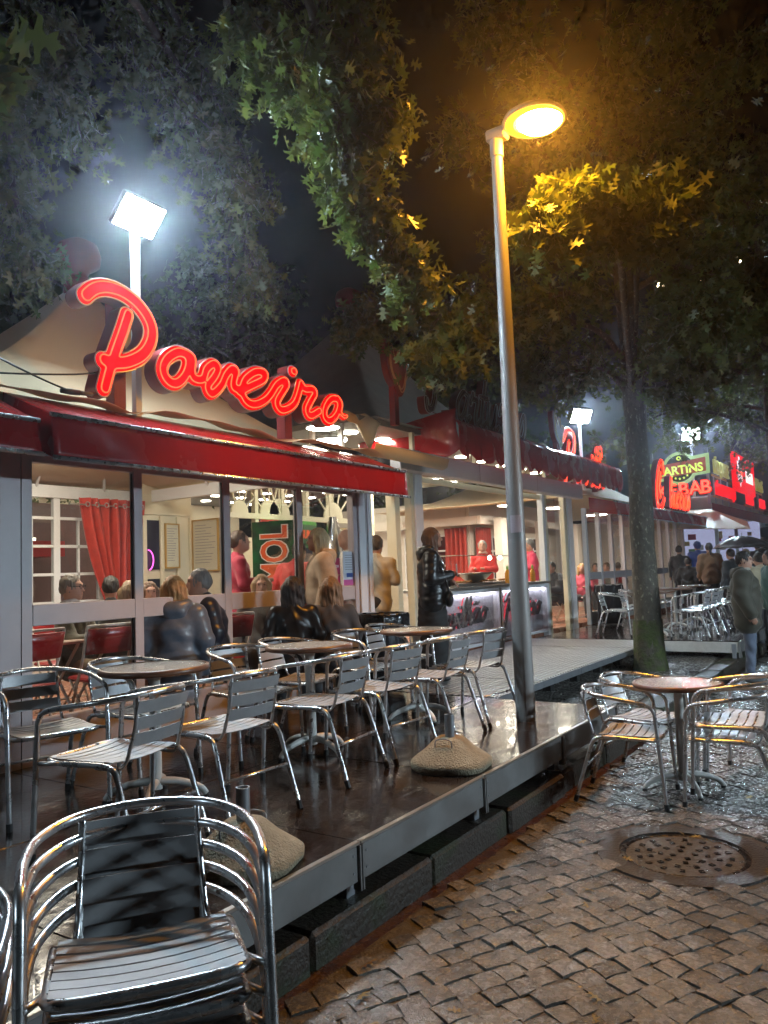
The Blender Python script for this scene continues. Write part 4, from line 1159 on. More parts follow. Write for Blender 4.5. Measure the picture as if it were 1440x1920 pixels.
# ---------------------------------------------------------------- far glazed pavilion
F3 = 5.40
p3 = thing('far_glazed_pavilion', (15.5, F3, .11), 'far glazed pavilion with many mullions and an orange lit red awning', 'pavilion')
xs = [15.5+.84*i for i in range(11)]
for i, x in enumerate(xs):
    wb(MB().box(x-.05, F3-.012, P0, x+.05, F3+.07, 2.75), 'mullion', FRAME if i > 1 else BLUEF, p3)
    if i < 10:
        a, b = x+.05, xs[i+1]-.05
        wb(MB().box(a, F3-.004, 1.28, b, F3+.06, 1.43), 'rail', FRAME, p3)
        wb(MB().box(a, F3, P0+.002, b, F3+.06, .62), 'kick_panel', WHITEF, p3)
        wb(MB().box(a, F3+.028, .62, b, F3+.034, 1.28), 'window_pane', GLASS, p3)
        wb(MB().box(a, F3+.028, 1.43, b, F3+.034, 2.75), 'window_pane', GLASS, p3)
for x in (17.0, 19.5, 22.2):
    wb(MB().box(x, 8.0, P0, x+.3, 8.2, 2.8), 'inner_post', CREAM2, p3)
wb(MB().box(23.9, F3+.1, P0, 24.0, 10.4, 2.9), 'end_wall', CREAM2, p3)
awning(p3, 15.65, 20.2, [(5.36, 2.98), (4.85, 2.86), (4.78, 2.58)], RED_PVC, nx=30, seed=7)
awning(p3, 20.3, 25.6, [(5.36, 3.02), (4.80, 2.86), (4.70, 2.56)], RED_PVC, nx=30, seed=9)
tent(p3, 15.4, 24.2, 5.3, 10.6, 3.02, (19.8, 8.0, 5.0), CANVAS)
EXITG = emit_mat('green_exit_sign', (.02, .7, .25), 1.6)
ex = onY(1255, 1004, 6.2); tag(MB().box(ex.x, 6.2, ex.z-.08, ex.x+.5, 6.23, ex.z+.08).build('exit_sign', EXITG), 'small lit green exit sign inside the far pavilion', 'sign')
def ceiling_lamp(x, y, z, r, st, label, parent=None):
    t = thing('ceiling_lamp', (x, y, z), label, 'ceiling lamp', 'ceiling lamps')
    MB().lathe([(r, 0), (r*1.02, .03), (r*.6, .07), (.02, .075)], n=24, capb=False).build('shade', WHITEF, t, smooth=True)
    MB().lathe([(r*.97, .004), (.0, -.03)], n=24, capb=False, capt=False).build('diffuser', emit_mat('lamp_diffuser_%d' % int(st*10), (1., .91, .74), st*1.8), t, smooth=True)
    MB().tube([(0, 0, .07), (0, 0, .35)], .008, 6).build('cord', CABLE, t)
for i, (x, y, z, r_, st_, l) in enumerate([
        (4.35, 6.5, 3.35, .30, 34., 'round ceiling lamp under the tent near the curtain'), (5.45, 6.6, 3.35, .30, 34., 'round ceiling lamp under the tent above the window tables'),
        (4.9, 7.7, 3.35, .30, 34., 'round ceiling lamp under the tent near the back windows'), (8.75, 6.75, 3.50, .25, 34., 'round ceiling lamp over the churros dispenser'),
        (7.9, 6.2, 3.5, .22, 30., 'round ceiling lamp in the passage beside the pavilion'),
        (11.3, 7.4, 3.5, .30, 44., 'round ceiling lamp over the counter staff'), (14.0, 7.6, 3.5, .30, 44., 'round ceiling lamp behind the narrow kiosk window'), (13.2, 10.4, 3.5, .30, 40., 'round ceiling lamp deep inside the kiosk'),
        (16.2, 7.4, 3.0, .28, 40., 'round ceiling lamp between kiosk and far pavilion'), (17.4, 6.8, 2.95, .30, 55., 'round ceiling lamp inside the far pavilion by its first posts'), (21.0, 7.0, 2.95, .30, 45., 'round ceiling lamp inside the far pavilion by its end wall')]):
    ceiling_lamp(x, y, z, r_, st_, l)
# ================================================================== SIGNS
NEON_RED = emit_mat('red_neon_tube', (1., .062, .020), 3.6)
FACE_GLOW = mat('red_sign_face_added_glow', (.40, .001, .002), .9, emit=(1., .0, .004), estr=.85, spec=.0)  # face emission added in place of neon light spilling onto it
FACE_OFF = mat('unlit_sign_face', (.10, .018, .012), .35, var=.2)
SIGN_SIDE = mat('red_sign_return', (.17, .016, .014), .4, var=.1)
RIM = mat('silver_sign_rim', (.55, .52, .53), .3, .8)
TUBE_OFF = mat('unlit_neon_tube', (.34, .26, .22), .25)

def script_sign(name, label, strokes, Y, depth, lit, post_x=(), post_z=2.9, tube_r=.009, inset=.52, step=.012, hw_ref=.06, parent=None, group=None, rim=True, neon=None, face=None):
    """strokes: list of (points in X,Z, half width); built as channel letters in the plane Y"""
    F, lo = stroke_field(strokes, step)
    xs = [p[0] for s, _ in strokes for p in s]; zs = [p[1] for s, _ in strokes for p in s]
    base = Vector((min(xs), Y, min(zs) if not post_x else post_z))
    t = thing(name, base, label, 'sign', group) if parent is None else parent
    if parent is not None: base = parent.location.copy()
    def put(me, nm, m, y): return stand(obj(nm, me, m, t), Vector((0, y, 0))-base)
    body = [smooth_loop(L, 1)[::2] for L in contours(F, lo, step, 0)]
    put(plate_mesh(body, depth), 'letter_body', SIGN_SIDE, Y+depth/2+.004)
    face_l = [smooth_loop(L, 1)[::2] for L in contours(F, lo, step, -.012)]
    put(plate_mesh(face_l, .004), 'letter_face', face or (FACE_GLOW if lit else FACE_OFF), Y-.001)
    if rim:
        b = MB()
        for L in contours(F, lo, step, -.004): b.tube([(p[0], Y-.004, p[1]) for p in smooth_loop(L, 1)[::2]], .006, 5, closed=True)
        b.v = [tuple(Vector(v)-base) for v in b.v]; b.build('letter_rim', RIM, t, smooth=True)
    b = MB()
    for L in contours(F, lo, step, -inset*hw_ref): b.tube([(p[0], Y-.03, p[1]) for p in smooth_loop(L, 3)[::2]], tube_r, 6, closed=True)
    b.v = [tuple(Vector(v)-base) for v in b.v]
    b.build('neon_tube', neon or (NEON_RED if lit else TUBE_OFF), t, smooth=True)
    for x, z0, z1 in post_x:
        q = MB().box(x-.055, Y+depth+.01, z0, x+.055, Y+depth+.12, z1); q.v = [tuple(Vector(v)-base) for v in q.v]; q.build('sign_post', RED_PAINT, t)
    return t
# --- the big red script, surveyed letter by letter in its own plane
SY = 5.0
def z3(L): return [onY(130+x/4.3636, 510+y/4.3636, SY) for x, y in L]
def z4(L): return [onY(360+x/4.5, 640+y/4.5, SY) for x, y in L]
def st(L, hw, n=8, closed=False):
    P = [(p.x, p.z) for p in L]; return (catmull(P, n, closed)+([P[0]] if closed else []), hw)
POV = [
    st(z3([(122, 195), (195, 140), (300, 130), (420, 170), (535, 255), (625, 375), (662, 490), (640, 600), (570, 690), (450, 742), (330, 745), (270, 722)]), .074),
    st(z3([(466, 352), (425, 480), (375, 620), (322, 780), (275, 955)]), .068),
    st(z3([(955, 690), (880, 660), (790, 710), (750, 800), (790, 890), (860, 915), (925, 860), (960, 770), (955, 690)]), .066),
    st(z3([(930, 668), (990, 710), (985, 800), (1000, 870), (1075, 880), (1105, 800), (1165, 755), (1200, 790), (1170, 860), (1115, 940), (1150, 1000), (1225, 935), (1265, 850), (1315, 795), (1348, 815), (1330, 885), (1330, 950), (1400, 965)]), .062),
    st(z4([(380, 432), (470, 385), (580, 330), (600, 275), (520, 262), (430, 330), (405, 430), (450, 515), (520, 535), (600, 500), (655, 440), (700, 370), (760, 335), (785, 365), (740, 440), (700, 520), (735, 580), (800, 568), (855, 520), (885, 440), (905, 362)]), .062),
    st(z4([(905, 358), (935, 405), (1000, 408), (1022, 440), (990, 500), (955, 580), (985, 630), (1060, 590)]), .062),
    st(z4([(1210, 490), (1160, 490), (1110, 560), (1105, 640), (1150, 672), (1205, 620), (1228, 540), (1210, 490)]), .062),
    st(z4([(1215, 475), (1245, 530), (1235, 600), (1265, 640), (1290, 632)]), .045),
    ([(onY(360+838/4.5, 640+255/4.5, SY).x, onY(360+838/4.5, 640+255/4.5, SY).z), (onY(360+848/4.5, 640+257/4.5, SY).x, onY(360+848/4.5, 640+257/4.5, SY).z)], .064)]
script_sign('neon_sign', 'big glowing red neon script sign on red posts above the long awning', POV, SY, .13, True,
            post_x=((3.93, 2.9, 3.85), (5.98, 2.9, 3.45)), hw_ref=.062, inset=.50, tube_r=.0062)

GL = {
 'a': ([[(.85, .9), (.45, 1.), (.1, .55), (.25, .05), (.6, .2), (.85, .85)], [(.86, .95), (.76, .3), (.88, .03), (1.12, .2)]], 1.1),
 'o': ([[(.45, 1), (.1, .6), (.2, .1), (.5, 0), (.8, .4), (.72, .88), (.45, 1)], [(.72, .85), (1.05, .78)]], 1.),
 'e': ([[(.1, .42), (.6, .55), (.7, .85), (.45, 1), (.12, .6), (.2, .1), (.55, 0), (.95, .25)]], .95),
 'i': ([[(.15, .95), (.1, .3), (.25, 0), (.55, .2)], [(.2, 1.4), (.22, 1.42)]], .58),
 'l': ([[(.05, .4), (.38, 1.4), (.3, 2.), (.12, 1.6), (.1, .3), (.3, 0), (.58, .2)]], .58),
 'h': ([[(.05, .4), (.38, 1.4), (.3, 2.), (.12, 1.6), (.1, 0)], [(.1, .5), (.45, .98), (.65, .7), (.6, .2), (.75, 0), (1., .2)]], 1.),
 'r': ([[(0, .7), (.15, 1.1), (.2, .88), (.55, .9), (.45, .3), (.6, 0), (.9, .2)]], .85),
 's': ([[(0, .25), (.4, 1.05), (.58, .5), (.4, .05), (.05, .12)]], .7),
 't': ([[(.25, 1.7), (.12, .3), (.3, 0), (.55, .2)], [(-.1, 1.08), (.55, 1.12)]], .6),
 'u': ([[(.1, .95), (.08, .3), (.3, 0), (.6, .3), (.75, .95)], [(.75, .95), (.7, .2), (.85, 0), (1.1, .2)]], 1.1),
 'v': ([[(0, .8), (.15, 1), (.25, .4), (.35, .02), (.65, .5), (.75, .95), (1., .85)]], .95),
 'P': ([[(-.35, 1.75), (.15, 2.3), (.9, 2.15), (1.05, 1.55), (.7, 1.05), (.1, .95)], [(.35, 1.8), (.2, 1.), (0, -.15)]], 1.25),
 'F': ([[(-.25, 1.35), (-.3, 1.9), (.1, 2.2), (.6, 2.05), (1.15, 2.1)], [(.5, 2.0), (.42, 1.), (.25, .1), (-.1, -.05), (-.25, .35)], [(.1, 1.1), (.85, 1.12)]], 1.15),
 'C': ([[(1.0, 1.8), (.75, 2.3), (.3, 1.9), (.05, .9), (.3, .1), (.8, .12), (1.15, .5)], [(.55, 1.7), (.4, 1.0), (.6, .6)]], 1.2),
 '~': ([[(.15, 1.35), (.38, 1.5), (.62, 1.35), (.85, 1.5)]], 0.),
}
def word(txt, x, z, unit, hw, rise=0., slant=.3, sx=1., n=6):
    out = []; cx = 0.
    for ch in txt:
        g, adv = GL[ch]
        for s in g:
            P = []
            for a, b in s:
                xx = (cx+a+slant*b)*unit*sx; P.append((x+xx, z+b*unit+rise*xx))
            out.append((catmull(P, n), hw))
        cx += adv
    return out
FAR = word('F', 9.75, 3.98, .33, .06, slant=.15, sx=1.15)+word('arturas', 10.55, 3.95, .46, .05, rise=-.02, slant=.25, sx=.92)
script_sign('unlit_sign', 'unlit dark red script sign above the scalloped awning', FAR, 5.66, .12, False, hw_ref=.05,
            post_x=((10.6, 3.6, 4.1), (13.4, 3.6, 4.1)), post_z=3.6, tube_r=.007, inset=.45)
def hand(name, label, x, z, s, flip, Y, m, postz):
    o = [(-.42, .55), (-.30, .62), (-.2, .35), (-.12, .22), (-.02, .42), (.1, .50), (.2, .38), (.18, .12), (.3, .24), (.44, .22), (.48, .05), (.36, -.22), (.24, -.52), (.1, -.60), (-.05, -.42), (-.22, -.30), (-.34, -.1), (-.40, .2)]
    P = [(x+flip*a*s, z+b*s) for a, b in o]
    t = thing(name, (x, Y, postz), label, 'sign')
    base = Vector((x, Y, postz)); C = catmull(P, 4, True)
    stand(obj('panel', plate_mesh([C], .10), SIGN_SIDE, t), Vector((0, Y+.06, 0))-base)
    stand(obj('panel_face', plate_mesh([[(x+(p[0]-x)*.95, z+(p[1]-z)*.95) for p in C]], .004), m, t), Vector((0, Y, 0))-base)
    for k in (.86, .74):
        b = MB().tube([(x+(p[0]-x)*k, Y-.02, z+(p[1]-z)*k) for p in C], .007, 5, closed=True); b.v = [tuple(Vector(v)-base) for v in b.v]; b.build('neon_tube', mat('dull_amber_tube', (.42, .24, .10), .3), t, smooth=True)
    b = MB().box(x-.05, Y+.03, postz, x+.05, Y+.12, z-.3*s); b.v = [tuple(Vector(v)-base) for v in b.v]; b.build('post', RED_PAINT, t)
hand('hand_sign', 'unlit hand shaped neon panel on a post left of the unlit script sign', 8.86, 4.38, .62, 1, 5.62, mat('rust_orange_face', (.20, .045, .015), .4), 3.6)
hand('hand_sign', 'pale unlit hand shaped panel at the end of the unlit script sign', 15.1, 4.36, .62, 1, 5.72, mat('dusty_pale_face', (.24, .15, .12), .5), 3.7)
script_sign('neon_sign', 'red neon script letters half hidden behind the scalloped awning', word('Pavilh', 16.45, 3.50, .50, .07, slant=.2), 6.15, .12, True, hw_ref=.07, inset=.5, post_x=((17.0, 3.4, 3.8), (19.0, 3.4, 3.8)), post_z=3.4)
CH = word('C', 20.4, 2.98, .56, .09, slant=.2, sx=1.3)+word('hurros', 21.9, 3.10, .40, .07, slant=.2, sx=1.05)
script_sign('neon_sign', 'red neon script sign with a tall C on the far pavilion roof', CH, 5.25, .14, True, hw_ref=.08, inset=.5, post_x=((21.4, 2.9, 3.3), (24.6, 2.9, 3.4)), post_z=2.9)
# counter lettering with red glow round dark letters
NEON_BACK = emit_mat('pink_red_halo_tube', (1., .02, .05), 1.7); GREYL = mat('charcoal_letter', (.09, .085, .09), .5)
def counter_word(txt, x, z, unit, name, label, tilde=None):
    S_ = word(txt, x, z, unit, .027, rise=.06, slant=.3, sx=1.12)
    if tilde is not None:
        S_ += [(catmull([(x+tilde+a*unit, z+.08+b*unit*1.05) for a, b in GL['~'][0][0]], 5), .02)]
    F, lo = stroke_field(S_, .010); Y = KF+.0
    t = thing(name, (x, Y, z), label, 'lettering')
    base = Vector((x, Y, z))
    stand(obj('letters', plate_mesh([smooth_loop(L, 1)[::2] for L in contours(F, lo, .010, 0)], .035), GREYL, t), -base+Vector((0, Y, 0)))
    b = MB()
    for L in contours(F, lo, .010, -.012): b.tube([(p[0], Y+.035, p[1]) for p in smooth_loop(L, 2)[::3]], .006, 5, closed=True)
    b.v = [tuple(Vector(v)-base) for v in b.v]; b.build('halo_tube', NEON_BACK, t, smooth=True)
counter_word('Pavilhao', 9.66, .66, .205, 'counter_lettering', 'dark script letters with red glow in the first counter box', tilde=1.32)
counter_word('Poveiro', 12.12, .66, .205, 'counter_lettering', 'dark script letters with red glow in the second counter box')

# ---------------------------------------------------------------- the stalls beyond
MXX = 25.2                        # face of the far stall that looks down the street
fst = thing('far_food_stall', (MXX, 4.8, .11), 'far food stall with cream roof edge, dark red awning and lilac lit back wall', 'stall')
ROOFC = mat('cream_stall_roof', (.42, .36, .28), .6, var=.2, vscale=2)
wb(MB().box(MXX, 4.8, 3.18, 44, 9.5, 3.55), 'roof_edge', ROOFC, fst, bevel=.02)
wb(MB().box(27.2, 4.95, .11, 44, 9.4, .9), 'base', DARKWALL, fst)
LIL = emit_mat('lilac_lit_wall', (.62, .66, 1.), .5)
wb(MB().box(30.0, 4.2, 1.0, 30.1, 8.8, 2.9), 'lit_wall', LIL, fst)
wb(MB().box(26.8, 9.0, 1.0, 30.0, 9.1, 2.9), 'lit_wall', LIL, fst)
rng = random.Random(21)
for k in range(34):
    y, z = rng.uniform(4.3, 8.5), rng.uniform(1.1, 2.6); c = rng.choice([(.6, .1, .12), (.65, .45, .08), (.5, .3, .3), (.7, .65, .6), (.12, .35, .15), (.6, .5, .2)])
    wb(MB().box(29.95, y, z, 29.99, y+rng.uniform(.12, .3), z+rng.uniform(.10, .26)), 'menu_panel', mat('menu_print_%d' % (hash(c) % 1000), c, .5), fst)
for x in (25.6, 29.0, 33.0):
    wb(MB().box(x, 4.75, .11, x+.1, 4.85, 3.2), 'post', WHITEF, fst)
wb(MB().box(29.0, 4.1, .11, 44, 4.7, 1.15), 'counter', mat('blue_lit_counter', (.25, .28, .45), .4), fst)
DARKRED = mat('dark_red_stall_awning', (.13, .008, .008), .5, var=.3, vscale=2)
awning(fst, 25.0, 44.0, [(4.75, 3.32), (2.9, 2.70), (2.86, 2.45)], DARKRED, nx=30, wr=.04, rail=False, seed=12)
wb(MB().prism([(25.0, 6.9, 3.14), (25.0, 4.85, 3.14), (23.6, 3.6, 2.62), (23.4, 3.5, 2.40), (23.5, 6.9, 2.62)], (0, 0, .012)), 'canvas_flap', CANVAS, fst)
# Martins board (faces the photographer, reads from far to near side)
U = (0, -1, 0)
def board(name, label, loc):
    return thing(name, loc, label, 'sign')
mt = board('stall_sign', 'green and red lit board with a round starred emblem on the stall roof', (MXX-.05, 6.55, 3.9))
GREENB = emit_mat('lit_green_board', (.50, .72, .26), .62); DKG = mat('dark_green_disc', (.03, .05, .03), .5); REDB = mat('faded_red_band', (.42, .10, .06), .5, emit=(.6, .12, .07), estr=.25)
YEL = emit_mat('lit_yellow_letters', (.72, .95, .10), 1.0)
def pl_(pts, d, m, nm, off): return stand(obj(nm, plate_mesh([pts], d), m, mt), off, U)
Wd = 1.78
pl_([(0, .18), (Wd, .36), (Wd, .98), (0, .80)], .05, GREENB, 'band', (0, 0, 0))
pl_([(.9+.52*math.cos(q*PI/20), .58+.52*math.sin(q*PI/20)) for q in range(40)], .05, GREENB, 'disc', (-.004, 0, 0))
pl_([(.9+.42*math.cos(q*PI/20), .58+.42*math.sin(q*PI/20)) for q in range(40)], .01, DKG, 'inner_disc', (-.032, 0, 0))
pl_([(.10, .28), (Wd-.10, .43), (Wd-.10, .86), (.10, .70)], .01, REDB, 'red_band', (-.040, 0, 0))
o = stand(obj('lettering', text_mesh('MARTINS', .36, .006, 0, .012, sx=.98), YEL, mt), (-.05, -.16, .37), (0, -1, .10), (0, .0, 1))
stand(obj('lettering', text_mesh('O', .16, .006, 0, .012), YEL, mt), (-.045, -.83, .84), U)
for k in range(5):
    a = rad(-135+22*k+0); cx, cy = .9+.33*math.cos(a), .58+.33*math.sin(a); pts = []
    for q in range(10):
        r = .05 if q % 2 == 0 else .02; b_ = PI/2+q*PI/5; pts.append((cx+r*math.cos(b_), cy+r*math.sin(b_)))
    pl_(pts, .006, YEL, 'star', (-.045, 0, 0))
for y in (.05, 1.7):
    MB().box(.03, -y-.04, -.6, .09, -y+.04, 1.15).build('upright', STEEL, mt)
kb = board('stall_sign', 'glowing red letters reading KEBAB below the green board', (MXX-.08, 6.38, 3.58))
KRED = emit_mat('lit_red_orange_letters', (1., .10, .045), 2.2)
for k, ch in enumerate('KEBAB'):
    stand(obj('letter', text_mesh(ch, .56, .03, 0, .006), KRED, kb), (0, -.325*k, .03+.012*k), U)
    stand(obj('letter_back', text_mesh(ch, .56, .02, 0, .03), FACE_GLOW, kb), (.045, -.325*k, .03+.012*k), U)
MB().tube([(.08, .1, -.02), (.08, -1.7, -.02)], .015, 6).build('support_rail', STEEL, kb)
# the side along the street
SYY = 4.72
OLIVE = mat('olive_gold_letters', (.30, .27, .05), .4, emit=(.55, .55, .08), estr=.28); RLET = emit_mat('lit_deep_red_letters', (1., .012, .02), 1.1)
def side_words(name, label, txt, x, z, size, m, sx=1.):
    t = thing(name, (x, SYY, z), label, 'sign')
    stand(obj('lettering', text_mesh(txt, size, .03, 0, .01, sx=sx), m, t), (0, 0, 0))
    w = len(txt)*size*.6*sx
    MB().box(0, .05, -.09, w, .09, -.03).build('support_rail', mat('amber_rail', (.55, .25, .03), .4), t)
    for k in range(int(w/1.1)+1):
        MB().box(.2+k*1.1, .05, -.75, .24+k*1.1, .09, -.091).build('upright', STEEL, t)
side_words('roof_lettering', 'olive gold roof letters reading PÃO QUENTE along the far stall', 'PÃO QUENTE', 25.5, 4.28, .62, OLIVE, .62)
side_words('roof_lettering', 'olive gold roof letters past the red lit panel', 'BIFANAS', 33.2, 4.28, .70, OLIVE, .8)
side_words('roof_lettering', 'row of deep red lit letters reading PÃO COM CHOURIÇO on the stall roof', 'PÃO COM CHOURIÇO', 25.6, 3.62, .52, RLET, .62)
side_words('roof_lettering', 'row of deep red lit letters reading BIFANAS further along the stall roof', 'BIFANAS', 31.1, 3.62, .52, RLET, .8)
side_words('roof_lettering', 'last row of deep red lit letters at the picture edge', 'KEBAB', 34.3, 3.62, .52, RLET, .9)
rp = thing('lit_panel_sign', (28.7, SYY-.08, 3.95), 'glowing red panel with a white badge and white lettering', 'sign')
MB().box(0, 0, 0, 4.2, .12, 1.35).build('panel', emit_mat('lit_red_panel', (1., .012, .02), 1.0), rp, bevel=.02)
BW = emit_mat('lit_white_print', (1., .86, .78), 1.2)
stand(obj('badge', plate_mesh([[(.9+.42*a, .72+.50*b) for a, b in ((-1, .7), (-.5, .62), (-.25, 1.05), (.25, 1.05), (.5, .62), (1, .7), (.9, 0), (1, -.7), (.5, -.62), (0, -1.1), (-.5, -.62), (-1, -.7), (-.9, 0))]], .01), BW, rp), (0, -.012, 0))
stand(obj('badge_mark', plate_mesh([[(.9+.2*math.cos(q*PI/8), .95+.2*math.sin(q*PI/8)) for q in range(16)]], .01), DKG, rp), (0, -.02, 0))
stand(obj('badge_band', text_mesh('MARTINS', .2, .005, 0, .004), KRED, rp), (.50, -.022, .60))
MB().box(2.1, -.012, .42, 3.7, -.002, .85).build('white_lettering_block', BW, rp)
floodlight((26.6, 5.55, 5.75), (20, 3.0, 4.6), .5, .4, 900., 3.55, 'small white floodlight above the green board')
floodlight((17.2, 5.95, 5.0), (15.6, 3.4, 3.2), .50, .32, 260., 3.3, 'white LED floodlight on a pole behind the scalloped awning')
# ================================================================== INDOOR FURNITURE
REDV = mat('red_vinyl_upholstery', (.30, .012, .012), .3, var=.12); WTUBE = mat('cream_painted_tube', (.58, .52, .44), .4)
def make_folding():
    t = thing('folding_chair', (0, 0, 0), 'x', 'chair')
    for s in (-1, 1):
        x = s*.20
        MB().tube(fillet([(x, .22, 0), (x, -.02, .46), (x, -.10, .62), (x, -.17, .86)], .08), .012, 8).build('side_frame', WTUBE, t, smooth=True)
        MB().tube([(x*.88, -.24, 0), (x*.88, .18, .45)], .011, 8).build('rear_leg', WTUBE, t, smooth=True)
    MB().tube(fillet([(-.20, -.165, .84), (-.20, -.175, .88), (.20, -.175, .88), (.20, -.165, .84)], .03), .012, 8).build('top_bar', WTUBE, t, smooth=True)
    MB().box(-.19, -.15, .435, .19, .20, .47).build('seat', REDV, t, bevel=.014)
    def bk(u, v): return (-.19+.38*u, -.115-.055*v-.03*math.sin(PI*u), .66+.20*v)
    MB().grid(bk, 8, 3).build('backrest', REDV, t, smooth=True, solid=.02)
    MB().tube([(-.19, .16, .12), (.19, .16, .12)], .008, 6).build('stretcher', WTUBE, t)
    MB().tube([(-.17, -.2, .06), (.17, -.2, .06)], .008, 6).build('stretcher', WTUBE, t)
    return t
fold0 = make_folding(); fu = []
def folding(x, y, a, label):
    o = fold0 if not fu else copy_tree(fold0); fu.append(o)
    o.location = (x, y, P0-.004); o.rotation_euler = (0, 0, a); o['label'] = label; o['group'] = 'red folding chairs indoors'
for i, (x, y, a) in enumerate([(3.42, 5.62, .1), (4.02, 5.55, -.15), (4.66, 5.50, .05), (5.42, 5.52, -.1), (6.02, 5.50, .12), (6.60, 5.55, -.08)]):
    folding(x, y, a, 'red folding chair indoors with its back to the ' + ['first bay, left half of the glass', 'first bay beside its mullion', 'second bay glass', 'third bay glass', 'third mullion', 'last bay behind the posters'][i])
for i, (x, y, a) in enumerate([(3.7, 6.95, PI+.2), (4.6, 7.0, PI-.1), (5.6, 6.95, PI+.1), (6.4, 6.9, PI)]):
    folding(x, y, a, 'red folding chair indoors facing the glass ' + ['near the grey column', 'below the gathered curtain', 'under the tent ridge', 'near the open side'][i])
def make_itable():
    t = thing('dining_table', (0, 0, 0), 'x', 'table')
    MB().box(-.45, -.36, .715, .45, .36, .745).build('table_top', mat('pale_table_laminate', (.5, .36, .28), .35), t, bevel=.008)
    for s in (-1, 1):
        MB().tube([(s*.36, -.3, 0), (s*.36, .3, .71)], .014, 6).build('leg', WTUBE, t); MB().tube([(s*.34, .3, 0), (s*.34, -.3, .71)], .014, 6).build('leg', WTUBE, t)
    return t
it0 = make_itable()
for i, x in enumerate((3.75, 4.75, 5.72, 6.62)):
    o = it0 if i == 0 else copy_tree(it0); o.location = (x, 6.25+.02*i, P0-.004); o['group'] = 'dining tables indoors'
    o['label'] = 'dining table indoors on crossed legs ' + ['nearest the grey column', 'behind the first mullion', 'behind the second mullion', 'beside the open side'][i]

